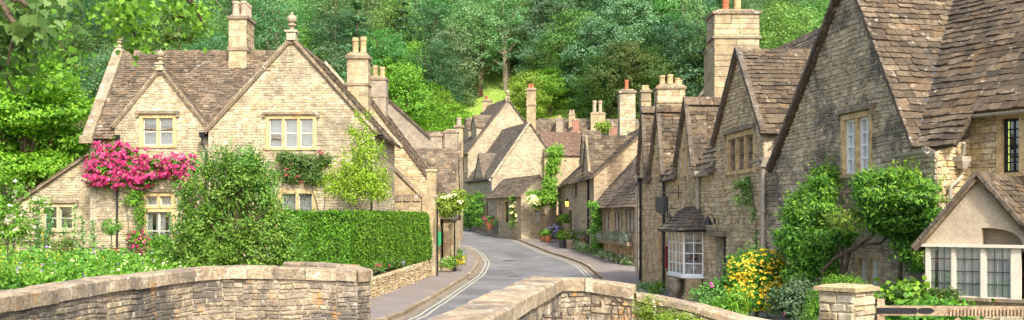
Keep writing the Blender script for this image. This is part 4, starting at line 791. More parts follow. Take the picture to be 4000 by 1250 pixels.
U = V3((.69, -12, 0)); ha = house(a2, (4.75, 80), U, 12.02, 8, .3, 5.7, 9.2, 'U', wm=('fartan', 'fartan'), tm='tilewarm', stones=(0, 0, 0), ov=.25, gov=.12, trh=(.28, .2), ttw=(.35, .7),
  front=[dict(r=(2271, 853, 2292, 912), nl=2, cur=None), dict(r=(2247, 720, 2256, 770), nl=1, sm='cope', cur=None)])
f = ha['f']; s0 = f.uv(2290, 700)[0]; U = U.normalized(); p = f.p(s0-1.7, 0)
dormer(a2, p, U, 3.4, 5.7, 6.1, 8.6, .875, tm='tilewarm', wm=('fartan', 'fartan'), trh=(.28, .2), ttw=(.35, .7), stones=False, wins=[], vm='cope')
window(a2, f, f.rect(2272, 672, 2290, 742), nl=2, sm='ochre', cur=None)
gutter(a2, f.p(0, 5.2, .3), f.p(12, 5.2, .3), .08); downpipe(a2, at(2258, 718, 78.5), at(2258, 915, 78.5), .07); downpipe(a2, at(2297, 712, 70.3), at(2297, 975, 70.3), .07)
chimney(a2, 2421, 2482, 352, 500, 78, 1.3, [(358, 10, .1)], [(2451, 308, 9, 'redpot', 0, 0)], 'cream', rh=(.18, .3), tw=(.3, .6))
a1 = thing('stone_cottage', 'low rubble cottage with three window boxes and a long tiled roof', 'house', (6, 62, .4))
U = V3((6.74-5.44, -13, 0)); hc = house(a1, (5.44, 68), U, 13.06, 6.2, .0, 3.75, 7.2, 'U', wm=('tan', 'tanmortar'), tm='tile', stones=(1, 0, 0), rh=(.12, .22), tw=(.2, .5), ov=.25, gov=.1, trh=(.26, .2), ttw=(.35, .65),
  front=[dict(r=(2362, 826, 2382, 902), nl=1, sm='cope', fm='creampaint', cur=None), dict(r=(2402, 812, 2431, 905), nl=2, sm='cope', fm='creampaint', cur='curtain'), dict(r=(2445, 812, 2478, 908), nl=2, sm='cope', cur='curtain')])
chimney(a1, 2505, 2543, 352, 430, 64, .9, [(356, 8, .08), (392, 5, .04)], [(2517, 330, 8, 'pot', 1, 0), (2531, 330, 8, 'pot', 1, 0)], 'ashlar', stones=False)
chimney(a1, 2568, 2676, 332, 420, 55.5, 1.2, [(342, 9, .08), (400, 7, .05)], [(2593, 290, 12, 'pot', 1, 0), (2624, 286, 13, 'pot', 1, 0), (2652, 300, 12, 'pot', 1, 0), (2668, 304, 9, 'pot', 1, .3)], 'ashlar')
mb = MB(); coping(mb, at(2500, 470, 63.4), at(2548, 425, 63.4), .3, .2, .6); mb.build('parapet', M['cope'], a1)
gutter(a1, hc['f'].p(0, 3.35, .3), hc['f'].p(13, 3.35, .3), .07)
# far houses above the row
e1 = thing('distant_house', 'red clay tiled roof beyond the right hand row', 'house', (5.5, 106, 1)); house(e1, (3.3, 104), (1, .1), 5.2, 7, .5, 9.3, 11.8, 'U', wm=('fartan', 'fartan'), tm='redtile', stones=(0, 0, 0), trh=(.35, .3), ttw=(.25, .3))
chimney(e1, 2237, 2262, 465, 540, 108, .7, [(468, 5, .04)], [], 'redbrick', stones=False)
e2 = thing('distant_house', 'distant house with a pointed front gable beside the slender red chimney', 'house', (7.2, 116, 1)); house(e2, (4.9, 115), (1, .1), 4.6, 6, 1, 10.6, 13.3, 'D', wm=('farwall', 'farwall'), tm='tile', stones=(0, 0, 0), trh=(.35, .3), ttw=(.4, .7))
e3 = thing('distant_house', 'long brown roof with twin tall chimney pots furthest up the valley', 'house', (10, 125, 2)); house(e3, (3.5, 124), (1, .05), 12.5, 8, 1, 11.2, 15.2, 'U', wm=('fartan', 'fartan'), tm='tile', stones=(0, 0, 0), trh=(.35, .3), ttw=(.4, .7))
chimney(e3, 2308, 2364, 440, 480, 126, 1.0, [(444, 7, .06)], [(2323, 391, 9, 'palepot', 0, 0), (2346, 391, 9, 'palepot', 0, 0)], 'ashlar', stones=False); chimney(e3, 2222, 2247, 446, 480, 126, .8, [(448, 4, .05)], [(2229, 428, 5, 'palepot', 1, 0), (2240, 428, 5, 'palepot', 1, 0)], 'ashlar', stones=False)
e4 = thing('distant_house', 'small gabled house with a whitewashed chimney beyond the tall house at the bend', 'house', (5, 120, 2)); house(e4, (4.0, 119), (1, .3), 2.6, 5, 1, 12.0, 13.9, 'D', wm=('farwall', 'farwall'), tm='tile', stones=(0, 0, 0)); chimney(e4, 2172, 2198, 462, 540, 118, .8, [(466, 6, .05)], [(2185, 450, 6, 'pot', 1, 0)], 'plaster', stones=False)
e5 = thing('distant_house', 'brown tiled roof with a strip of lead behind the big rubble chimney', 'house', (9, 88, 1)); h = house(e5, (6.3, 88), (1, 0), 9, 7, .5, 7.9, 10.6, 'U', wm=('fartan', 'fartan'), tm='tile', stones=(0, 0, 0), trh=(.32, .25), ttw=(.4, .7))
mb = MB(); mb.beam(at(2407, 538, 82), at(2478, 478, 80), .35, .06); mb.build('lead_flashing', M['lead'], e5)
mb = MB(); p = at(2392, 492, 88); chimney(e5, 2378, 2410, 488, 530, 90, .7, [(490, 5, .05)], [(2392, 474, 5, 'palepot', 1, 0)], 'redbrick', stones=False)
# ------------------------------------------------------------- the shop building
P1, P2 = V3((5.5, 44, -.1)), V3((6.9, 28, -.1)); U1 = (P2-P1).normalized(); D1 = V3((-U1.y, U1.x, 0)); L1 = (P2-P1).length
sh = thing('stone_building', 'long stone shop building with four street gables and a huge ashlar chimney', 'house', (6.3, 36, 0))
FS = Face(P1, U1)
SEG = [(0, 1.35, 5.1, 7.5, .9, []), (1.35, 2.3, None, None, None, []), (2.3, 4.3, 4.95, 7.25, 1.35, [dict(r=(2561, 600, 2590, 690), nl=2, sm='ochre', cur=None, leaded=True)]), (4.3, 6.55, None, None, None, []),
       (6.55, 8.75, 4.95, 7.06, 1.4, [dict(r=(2663, 560, 2704, 690), nl=2, sm='ochre', cur=None, leaded=True)]), (8.75, 11.45, None, None, None, []), (11.45, 16.06, 5.32, 7.8, 2.45, [dict(r=(2842, 515, 2952, 678), nl=3, sm='ochre', fm='wood', cur=None, leaded=True, hood=True, grid=(2, 5))])]
lowwin = [(FS.rect(2794, 905, 2838, 1160), None), (FS.rect(2575, 868, 2606, 1050), dict(r=0, nl=2, sm='ochre', fm='wood', cur=None))]; wins = [(r, w_) for r, w_ in lowwin if w_]; mb = MB(); ZE = 4.6; SPL = 4.22; KW = dict(rh=(.08, .16), tw=(.12, .32), th=(.012, .04), jit=.024, wave=.014)
wallface(mb, FS, [(0, 0), (L1, 0), (L1, SPL), (0, SPL)], [r for r, _ in lowwin], **KW)
for s0, s1, ze, za, ap, ws in SEG:
    hs = []
    for w_ in ws: r = FS.rect(*w_['r']); r = (max(r[0], s0+.08), r[1], min(r[2], s1-.06), r[3]); hs.append(r); wins.append((r, w_))
    wallface(mb, FS, [(s0, SPL), (s1, SPL), (s1, ZE), (s0, ZE)] if ze is None else [(s0, SPL), (s1, SPL), (s1, ze+.1), (s0+ap, za+.1), (s0, ze+.1)], hs, **KW)
wallface(mb, Face(P1+D1*6.4, -D1), [(0, 0), (6.4, 0), (6.4, 4.6), (3.2, 8.9), (0, 4.6)], rh=(.1, .2), tw=(.16, .42))
mb.build('wall', [M['tan'], M['tanmortar']], sh)
for r, w_ in wins: w_ = dict(w_); w_.pop('r'); window(sh, FS, r, **w_)
SL = 1.34; up = V3((0, 0, 1)); rb = MB(); O = P1+up*(ZE-.15)-D1*.15-U1*.1; e_ = P2+up*(ZE-.15)-D1*.15
gapped(rb, O, U1, (e_-O).length, (D1+up*SL)*3.35, [(s0+.1, s1+.1) for s0, s1, ze, _, _, _ in SEG if ze], .09, rh=(.22, .14), tw=(.22, .45)); O2, e2_ = O+D1*6.7, e_+D1*6.7; roofplane(rb, [e2_, O2, O+D1*3.35+up*3.35*SL, e_+D1*3.35+up*3.35*SL], rh=(.22, .14), tw=(.25, .5)); ridge(rb, O+D1*3.35+up*3.35*SL, e_+D1*3.35+up*3.35*SL); rb.build('roof', M['tile'], sh)
for s0, s1, ze, za, ap, ws in SEG:
    if ze is None: continue
    q = FS.p(s0, 0); dormer(sh, q, U1, s1-s0, ZE-.1, ze, za, SL, apex=ap, tm='tilewarm', wm=('tan', 'tanmortar'), front=False, vm='tiledark', ov=.14, gov=.14, trh=(.21, .15), ttw=(.22, .5), zm=4.5)
mb = MB(); q = O+D1*.05; coping(mb, P1+up*4.55-U1*.12, P1+D1*3.2+up*8.95-U1*.12, .3, .16, .6); mb.build('gable_coping', M['cope'], sh)
chimney(sh, 2790, 2966, 42, 305, 39.6, 1.5, [(48, 12, .07), (146, 8, .06)], [(2850, -40, 17, 'redpot', 0, 0), (2897, -40, 17, 'pot', 0, 0)], 'ashlar', rh=(.38, .44), tw=(.6, 1.0))
chimney(sh, 2766, 2790, 190, 330, 41.5, .9, [(196, 8, .04)], [], 'ashlar', stones=False)
r = FS.rect(2794, 905, 2838, 1160); B = MB(); a, b, c, d = r; B.hexa([FS.p(a-.6, d-.14, -.2), FS.p(c+.06, d-.14, -.2), FS.p(c+.06, d-.14, .12), FS.p(a-.6, d-.14, .12), FS.p(a-.6, d+.02, -.2), FS.p(c+.06, d+.02, -.2), FS.p(c+.06, d+.02, .12), FS.p(a-.6, d+.02, .12)]); B.build('door_lintel', M['cope'], sh)
mb = MB(); mb.hexa([FS.p(a+.1, 0, -.3), FS.p(c, 0, -.3), FS.p(c, 0, -.25), FS.p(a+.1, 0, -.25), FS.p(a+.1, d-.14, -.3), FS.p(c, d-.14, -.3), FS.p(c, d-.14, -.25), FS.p(a+.1, d-.14, -.25)]); dd = mb.build('door', M['darkwood'], sh); mb = MB(); mb.tube([FS.p(a+.25, 1.4, -.25), FS.p(a+.25, 1.4, -.2)], .03, 8); mb.build('handle', M['iron'], dd)
for (x0, y0, y1, mt, x1, rr_) in ((2497, 640, 1075, 'leadpipe', 2497, .07), (2510, 712, 1113, 'iron', 2514, .055), (2602, 700, 1125, 'iron', 2611, .05), (2738, 690, 1140, 'leadpipe', 2744, .06), (2994, 650, 1010, 'leadpipe', 2999, .06)):
    u = FS.uv(x0, y0)[0]; pa = FS.p(u, FS.uv(x0, y0)[1], .1); pb = FS.p(u, max(.15, FS.uv(x0, y1)[1]), .1); downpipe(sh, pa, pb, rr_, mt)
for s0, s1 in ((4.5, 6.4), (8.95, 11.3)): gutter(sh, FS.p(s0, 4.42, .2), FS.p(s1, 4.42, .2), .07, 'iron' if s0 < 8 else 'leadpipe')
gutter(sh, FS.p(15.7, 4.55, .22), FS.p(16.6, 4.6, .22), .07, 'leadpipe')
# bay window of the shop
B0, B1, B2, B3 = FS.p(FS.uv(2606, 980)[0]-.1, 0, 0), V3((5.56, 36.2, -.1)), V3((5.75, 34.25, -.1)), V3((6.36, 34.0, -.1))
by = MB(); pn = MB(); zb, zt = .95, 2.5
def bpanel(p, q, n, rows):
    d = (q-p).normalized(); nrm = V3((d.y, -d.x, 0)); L = (q-p).length
    def bar(a, b, z0, z1, t=.03): pa, pb = p+d*a, p+d*b; by.hexa([V3((x.x, x.y, z)) for z in (z0, z1) for x in (pa+nrm*t, pb+nrm*t, pb-nrm*t, pa-nrm*t)])
    bar(0, L, zb, zb+.07, .035); bar(0, L, zt-.1, zt, .035)
    for i in range(n+1): x = L*i/n; w2 = .035 if i in (0, n) or (n == 4 and i == 2) else .014; bar(max(0, x-w2), min(L, x+w2), zb+.07, zt-.1, .03 if w2 > .02 else .02)
    for j in range(1, rows): z = lerp(zb+.07, zt-.1, j/rows); bar(.03, L-.03, z-.014, z+.014, .018)
    pn.hexa([V3((x.x, x.y, z)) for z in (zb, zt) for x in (p+nrm*.006, q+nrm*.006, q-nrm*.002, p-nrm*.002)])
bw = thing('bay_window', 'white painted bay window on stone pedestals under a small tiled canopy', 'bay window', (5.8, 35, 0))
bpanel(B1, B2, 4, 4); bpanel(B2, B3, 2, 4); bpanel(V3((6.1, 36.9, -.1)), B1, 2, 4); by.build('casement_frame', M['white'], bw); pn.build('pane', M['glass'], bw)
mb = MB(); mb.prism([(6.15, 37.0, .88), (5.48, 36.3, .88), (5.67, 34.16, .88), (6.4, 33.9, .88)], (0, 0, .08)); mb.build('sill', M['white'], bw)
mb = MB(); mb.box((6.05, 34.2, .42), (.5, .4, .9)); mb.box((6.02, 34.2, .12), (.62, .5, .3)); mb.box((5.85, 36.0, .42), (.4, .5, .9)); mb.box((5.83, 36.0, .12), (.52, .62, .3)); mb.build('pedestal', M['ashlar'], bw)
mb = MB(); cur = [(6.3, 37.0, zb), (5.75, 36.1, zb), (5.95, 34.6, zb), (6.35, 34.4, zb)]
for p, q in zip(cur, cur[1:]):
    for k in range(8): a, b = lerp(V3(p), V3(q), k/8), lerp(V3(p), V3(q), (k+.7)/8); mb.add([a, b, b+up*1.4, a+up*1.4], [(0, 1, 2, 3)])
mb.build('curtain', M['curtain'], bw)
rb = MB(); A, Bq, Cq, Dq = V3((5.95, 37.4, 2.52)), V3((5.25, 36.4, 2.5)), V3((5.5, 33.9, 2.5)), V3((6.42, 33.6, 2.52)); T0, T1 = V3((6.22, 36.3, 3.3)), V3((6.4, 34.4, 3.3))
roofplane(rb, [Bq, Cq, T1, T0], rh=(.17, .13), tw=(.18, .36)); roofplane(rb, [Cq, Dq, T1], rh=(.17, .13), tw=(.18, .36)); roofplane(rb, [A, Bq, T0], rh=(.17, .13), tw=(.18, .36)); rb.build('canopy_roof', M['tiledark'], bw); gutter(bw, V3((5.22, 36.4, 2.46)), V3((5.46, 33.86, 2.46)), .05); gutter(bw, V3((5.46, 33.84, 2.46)), V3((6.4, 33.55, 2.48)), .05)
fw = thing('flower_ornament', 'dark red flowers in a small pot inside the bay window', 'flowers', (6.0, 34.35, 1.0)); mb = MB(); mb.lathe((6.08, 34.3, .98), [(.07, 0), (.1, .16)], 8); mb.tube([(6.08, 34.3, 1.1), (6.08, 34.3, 1.5)], .01, 5); mb.build('pot', M['iron'], fw)
P, b_ = blobpts([(6.08, 34.28, 1.58, .12, .1, .13)], 12, 12, .03); leafmesh('blossom', M['f_rusty'], P, b_, .07, .9, parent=fw)
ur = thing('stone_urn', 'grey carved urn between the bay window pedestals', 'urn', (5.75, 35.1, 0)); mb = MB(); mb.lathe((5.6, 35.0, 0), [(.16, 0), (.16, .08), (.07, .14), (.07, .25), (.2, .38), (.25, .6), (.22, .74), (.27, .8), (.26, .84), (.18, .84)], 14); mb.build('urn', M['plaster'], ur, smooth=True)
sg = thing('hanging_sign', 'blank black shield sign on a scrolled iron bracket', 'sign', (5.2, 37.6, 3)); q = at(2585, 768, 36.8)
mb = MB(); w2 = .235; mb.prism([(q.x-w2, q.y, q.z), (q.x-w2, q.y, q.z-.52), (q.x-.1, q.y, q.z-.6), (q.x, q.y, q.z-.64), (q.x+.1, q.y, q.z-.6), (q.x+w2, q.y, q.z-.52), (q.x+w2, q.y, q.z)], (0, .04, 0)); mb.build('sign_board', M['iron'], sg)
mb = MB(); mb.tube([(q.x-.32, q.y+.02, q.z+.14), (q.x+.75, q.y+.02, q.z+.14)], .014, 6); mb.tube([(q.x+.6, q.y+.02, q.z-.1), (q.x+.62, q.y+.02, q.z+.42)], .014, 6)
for cx, s in ((-.2, 1), (.1, -1), (.42, 1)): mb.tube([(q.x+cx+.09*math.cos(t)*(1-t/9), q.y+.02, q.z+.2+s*.0+.08*math.sin(t)*(1-t/9)) for t in [i*.5 for i in range(12)]], .01, 5)
for dx in (-.18, .18): mb.tube([(q.x+dx, q.y+.02, q.z+.14), (q.x+dx, q.y+.02, q.z)], .008, 5)
mb.build('bracket', M['iron'], sg)
lm = thing('wall_lamp', 'black goose-neck lamp on the wall above the shop door', 'lamp', (6.3, 32.3, 2.7)); q = at(2765, 866, 32.2); mb = MB(); mb.tube([q+V3((.23, .1, .02)), q+V3((.2, 0, .1)), q+V3((.12, -.02, .24)), q+V3((.03, -.02, .24)), q+V3((0, 0, .12))], .016, 6); mb.box(q+V3((.24, .12, .02)), (.05, .08, .16)); mb.build('arm', M['iron'], lm)
mb = MB(); mb.lathe((q.x, q.y, q.z-.1), [(.16, 0), (.13, .06), (.06, .2), (.03, .26)], 12); mb.build('lamp_shade', M['iron'], lm)
lm = thing('wall_lamp', 'small black lamp under the shop sign', 'lamp', (5.5, 36.7, 2.7)); q = at(2612, 842, 36.3); mb = MB(); mb.lathe((q.x, q.y, q.z-.08), [(.1, 0), (.08, .06), (.04, .2), (.02, .26)], 10); mb.build('lamp_shade', M['iron'], lm); mb = MB(); mb.tube([q+V3((0, 0, .15)), q+V3((.05, 0, .28)), q+V3((.25, .1, .25))], .014, 6); mb.build('arm', M['iron'], lm)
pb = thing('post_box', 'narrow red wall box beside the bay window', 'box', (5.5, 36.9, 1)); q = at(2603, 1008, 37.2); mb = MB(); mb.box(q, (.1, .12, .75)); mb.box(q+V3((0, -.01, .4)), (.14, .15, .06)); M['red'] = plain('red_paint', (.25, .02, .02), .5); mb.build('box_body', M['red'], pb)
# ------------------------------------------------------------- big dark gable and right wing
a10 = math.radians(10); UG = V3((math.sin(a10), -math.cos(a10), 0)); DG = V3((-UG.y, UG.x, 0)); P2b = V3((6.9, 28, -.1)); FG = Face(P2b, UG); UW = V3((.485, -.875, 0)).normalized(); DW = V3((-UW.y, UW.x, 0))
mb = MB(); Pb, Pc = P2+D1*6.4, P1+D1*6.4; mb.add([P2, Pb, Pb+up*4.6, P2+D1*3.2+up*8.9, P2+up*4.6], [(0, 1, 2, 3, 4)]); mb.add([Pb, Pc, Pc+up*4.6, Pb+up*4.6], [(0, 1, 2, 3)]); mb.build('rear_wall', M['fartan'], sh)
bg = thing('stone_building', 'tall dark lichened stone gable joined to a golden rubble wing on the right', 'house', (7.8, 23, 0))
LG = 8.1; zE = 4.55; APs, APz = 4.75, 8.55; hs = [FG.rect(3288, 440, 3410, 692), FG.rect(3085, 1020, 3135, 1150), FG.rect(3345, 985, 3450, 1160)]; mb = MB()
wallface(mb, FG, [(0, 0), (LG, 0), (LG, 4.3), (7.4, zE), (APs, APz), (.75, zE+.05), (0, 4.2)], hs, rh=(.07, .14), tw=(.1, .28), th=(.012, .04), jit=.024, wave=.014); P3 = FG.p(LG, 0)
mb.build('gable_wall', [M['lichen'], M['tanmortar']], bg)
window(bg, FG, hs[0], nl=2, kind='sash', sm='ochre', fm='white', grid=(2, 4), cur='curtain', hood=True, jw=.12); window(bg, FG, hs[1], nl=1, sm='ochre', cur=None); window(bg, FG, hs[2], nl=2, fm='white', sm='dress', cur='curtain', grid=(1, 3))
P3w = P3+DW*1.0; wallfix = (P3, P3w); FW = Face(P3w, UW); LW = 5.0; hw = [FW.rect(3895, 440, 4005, 690)]; mb = MB(); wallface(mb, FW, [(0, 0), (LW, 0), (LW, 5.15), (0, 5.15)], hw, rh=(.09, .18), tw=(.14, .36), th=(.012, .04), jit=.024, wave=.014); FR = Face(P3, DW); wallface(mb, FR, [(0, 0), (1.0, 0), (1.0, 4.6), (0, 4.3)], rh=(.08, .16), tw=(.12, .32), th=(.012, .04), jit=.024, wave=.014); mb.build('wing_wall', [M['tan'], M['tanmortar']], bg)
mb = MB(); Q0, Q1 = FW.p(0, 0), FW.p(LW, 0); T = V3((0, 0, 5.1)); mb.add([Q1, Q1+DW*6, Q1+DW*6+T, Q1+T], [(0, 1, 2, 3)]); mb.add([Q0+DW*6, Q1+DW*6, Q1+DW*6+T, Q0+DW*6+T], [(0, 1, 2, 3)]); mb.build('rear_wall', M['fartan'], bg); mb = MB(); Q2 = FG.p(0, 0); T2 = T*.85; mb.add([Q2, Q2+DG*6, Q2+DG*6+T2, Q2+T2], [(0, 1, 2, 3)]); mb.build('rear_wall', M['fartan'], bg)
window(bg, FW, hw[0], nl=1, sm='ochre', fm='iron', leaded=True, grid=(2, 6), cur='dark', jw=.11)  # added dark sheet behind the pane stands for the unlit room
AP = FG.p(APs, APz+.05, .12); Re = FG.p(7.45, zE-.12, .12); Le = FG.p(.5, zE-.3, .12); up = V3((0, 0, 1))
n1 = DG.cross(AP-Re); we = FW.p(0, 5.12, .25); sw = V3((DW.x, DW.y, 1.2)); n2 = UW.cross(sw); ld = n1.cross(n2).normalized(); ld = ld if ld.z > 0 else -ld
A_ = np.array([list(n1), list(n2), [0, 0, 1]]); V0 = V3(np.linalg.solve(A_, np.array([n1.dot(Re), n2.dot(we), Re.z]))); V0w = V3(np.linalg.solve(A_, np.array([n1.dot(Re), n2.dot(we), we.z]))); V1 = V3(np.linalg.solve(A_, np.array([n1.dot(Re), n2.dot(we), AP.z])))
rb = MB(); roofplane(rb, [Re, V0, V1, AP], rh=(.2, .14), tw=(.2, .42), th=.028); roofplane(rb, [Le+DG*6, Le, AP, AP+DG*6], rh=(.2, .14), tw=(.22, .4), th=.03); ridge(rb, AP, V1, seg=.6)
e1_ = we+UW*5.2; roofplane(rb, [V0w, e1_, e1_+sw*((AP.z-we.z)/1.2), V1], rh=(.2, .13), tw=(.2, .42), th=.028); K = V0+UW*.9; roofplane(rb, [V0, K, K+sw*((we.z-V0.z)/1.2), V0w], rh=(.18, .16), tw=(.22, .42)); ridge(rb, V1, e1_+sw*((AP.z-we.z)/1.2), seg=.6)
q1 = V1; rb.build('roof', M['tilewarm'], bg)
mb = MB(); mb.beam(V0+up*.03, V1+up*.03, .14, .03); mb.build('lead_valley', M['lead'], bg)
mb = MB(); coping(mb, Le+up*.02+DG*.1, AP+up*.03+DG*.1, .34, .09, .2); mb.build('verge', M['tiledark'], bg)
mb = MB(); coping(mb, Re+up*.0+DG*.02, AP+DG*.02, .07, .06, .5); mb.build('verge', M['tiledark'], bg)
g0 = FW.p(-.05, 5.02, .3); gutter(bg, g0, g0+UW*5.2, .065, 'leadpipe'); gutter(bg, FG.p(6.95, 4.28, .25), FG.p(8.25, 4.3, .3), .06, 'leadpipe')
W_ = lambda px, py, n=.12: FR.p(*FR.uv(px, py), n)
downpipe(bg, W_(3730, 560, .2), W_(3741, 605), .04, 'leadpipe', hop=False); q = W_(3738, 622); mb = MB(); mb.box((q.x, q.y, q.z), (.27, .2, .1), .5); mb.box((q.x, q.y, q.z-.12), (.13, .12, .14), .5, 0, 1.7); mb.build('hopper', M['leadpipe'], bg); downpipe(bg, W_(3738, 655), W_(3690, 860), .04, 'leadpipe', hop=False, elbow=[W_(3738, 690), W_(3692, 730)])
rb = MB(); Rg0, Rg1 = V1, e1_+sw*((AP.z-we.z)/1.2); dn = DW*((AP.z-we.z)/1.2)-up*(AP.z-we.z); roofplane(rb, [Rg1+dn, Rg0+dn, Rg0, Rg1], rh=(.3, .2), tw=(.3, .5)); rb.build('roof', M['tilewarm'], bg)
# ------------------------------------------------------------- porch
po = thing('porch', 'cream rendered gabled porch with leaded windows in front of the right wing', 'porch', (8, 18, .3)); UP = V3((.8, -.6, 0)).normalized(); DP = V3((-UP.y, UP.x, 0)); PO = V3((6.97, 17.5, .3))
fp = Face(PO, UP); X = lambda px: fp.uv(px, 900)[0]; Z = lambda py, px=3800: fp.uv(px, py)[1]; XE = X(3822)*2-X(3595); ZA, ZB = Z(690, 3822), Z(957, 3600)
def pp(mb, pts, n0=0.0, th=.2): mb.prism([fp.p(u, v, n0) for u, v in pts], DP*th)
mb = MB(); ax0, ax1, ay = X(3834), X(3998), Z(890, 3834); xa = X(3822); top = lambda u: lerp(ZA, ZB, max(0, (u-xa)/(XE-xa)))
pp(mb, [(X(3595), ZB), (ax0, ZB), (ax0, top(ax0)), (xa, ZA)]); prev = None
for i in range(15):
    t = i/14; u = lerp(ax0, ax1, t); v = ZB+(ay-ZB)*math.sqrt(max(0, 1-t**2.6))
    if prev: pp(mb, [prev, (u, v), (u, top(u)), (prev[0], top(prev[0]))])
    prev = (u, v)
pp(mb, [(ax1, ZB), (XE, ZB), (ax1, top(ax1))]); pp(mb, [(ax0-.1, ZB-.1), (ax1+.1, ZB-.1), (ax1+.1, ay+.1), (ax0-.1, ay+.1)], -.3, .05)
mb.build('gable', M['render'], po)
mb = MB(); mb.beam(fp.p(X(3592), ZB, .05), fp.p(XE, ZB, .05), .1, .05); yb, yt = Z(1162), Z(960)
B = lambda m_, u0, w0, u1, w1, n0, n1: m_.hexa([fp.p(u, w, n) for w in (w0, w1) for u, n in ((u0, n1), (u1, n1), (u1, n0), (u0, n0))])
for x0, x1 in ((3618, 3632), (3719, 3731), (3833, 3850), (3951, 3990)): B(mb, X(x0), yb, X(x1), ZB, -.03, .05)
mb.build('window_post', M['creampaint'], po)
for x0, x1 in ((3632, 3719), (3731, 3833), (3850, 3951)):
    fr = MB(); t = .02; a, b, c, d = X(x0), yb, X(x1), yt
    B(fr, a, b, a+t, d, -.02, .02); B(fr, c-t, b, c, d, -.02, .02); B(fr, a+t, b, c-t, b+t, -.02, .02); B(fr, a+t, d-t, c-t, d, -.02, .02); w_ = fr.build('window', M['creampaint'], po); ld_ = MB()
    for i in range(1, 3): u = lerp(a+t, c-t, i/3); B(ld_, u-.004, b+t, u+.004, d-t, -.004, .006)
    for i in range(1, 4): y = lerp(b+t, d-t, i/4); B(ld_, a+t, y-.006, c-t, y+.006, -.006, .008)
    ld_.build('glazing_bars', M['iron'], w_); pn = MB(); B(pn, a+t/2, b+t/2, c-t/2, d-t/2, -.008, -.002); pn.build('pane', M['glass'], w_); cu = MB()
    for k in range(16):
        if x0 == 3632 and k in (4, 5): continue
        u0, u1 = lerp(a-.02, c+.02, k/16), lerp(a-.02, c+.02, (k+1)/16); n0, n1 = (-.015, -.03) if k % 2 else (-.03, -.015); cu.add([fp.p(u0, b, n0), fp.p(u1, b, n1), fp.p(u1, d, n1), fp.p(u0, d, n0)], [(0, 1, 2, 3)])
    cu.build('curtain', M['curtain'], w_)
mb = MB(); B(mb, X(3600), yb-.05, XE, yb, -.2, .12); mb.build('sill', M['cope'], po)
LP = XE-X(3612); f0 = Face(fp.p(X(3612), -.3), UP); mb = MB(); h0 = yb-.05+.3; wallface(mb, f0, [(0, 0), (LP, 0), (LP, h0), (0, h0)], rh=(.1, .2), tw=(.2, .4)); wallface(mb, Face(f0.O+DP*3, -DP), [(0, 0), (3.0, 0), (3.0, ZB+.2), (0, ZB+.2)], rh=(.1, .2), tw=(.2, .4)); wallface(mb, Face(f0.O+UP*LP, DP), [(0, 0), (3.0, 0), (3.0, ZB+.2), (0, ZB+.2)], stones=False); mb.build('wall', [M['cream'], M['tanmortar']], po)
rb = MB(); A = fp.p(xa, ZA+.06, .12); L = fp.p(X(3572), Z(968, 3572), .12); Rr = fp.p(XE+.1, ZB-.06, .12); Dq = DP*3.4; roofplane(rb, [L+Dq, L, A, A+Dq], rh=(.14, .1), tw=(.16, .32), th=.02); roofplane(rb, [Rr, Rr+Dq, A+Dq, A], rh=(.14, .1), tw=(.16, .32), th=.02); ridge(rb, A, A+Dq, w_=.13, h_=.07); rb.build('roof', M['tilewarm'], po)
mb = MB(); coping(mb, L+DP*.03, A+DP*.03, .12, .06, .2); coping(mb, Rr+DP*.03, A+DP*.03, .12, .06, .2); mb.build('verge', M['tiledark'], po)
# ------------------------------------------------------------- hillside wood
def tree_proto(name, mat, H, r, seed, trunk='bark', bare=.3, n=10, leaf=.31, nc=260, per=42, cr=.55, lean=0, tall=1.0, up=.5, tw=1.0):
    t = thing(name, 'x', 'tree', (0, 0, 0)); q = random.Random(seed); tk = MB()
    tk.tube([(0, 0, -1), (.1*lean, 0, H*.3), (.25*lean, .1, H*.6), (.3*lean, 0, H*.9)], [H*.028*tw, H*.022*tw, H*.014*tw, H*.004], 8); bl = []
    for i in range(n):
        a = i*2.4+q.uniform(-.4, .4); h = lerp(bare, .92, (i+.5)/n); rr = r*math.sin(math.pi*min(1, (.25+.72*(h-bare)/(1-bare))))*q.uniform(.55, .85)
        c = (math.cos(a)*rr, math.sin(a)*rr, H*h+q.uniform(-.3, .3)); k = r*q.uniform(.34, .52); bl.append((c[0], c[1], c[2], k, k, k*.72*tall))
        tk.tube([(0, 0, H*h*.7), (c[0]*.5, c[1]*.5, c[2]-k*.5), (c[0]*.95, c[1]*.95, c[2]+k*.3)], [H*.01, H*.007, H*.003], 5)
    bl += [(0, 0, H*.86, r*.45, r*.45, r*.42), (0, 0, H*.6, r*.5, r*.5, r*.6)]
    tk.build('trunk', M[trunk], t); P, b = blobpts(bl, nc, per, cr, shell=.62, up=up, flat=.5); leafmesh('crown', mat, P, b, leaf, .6, parent=t); return t
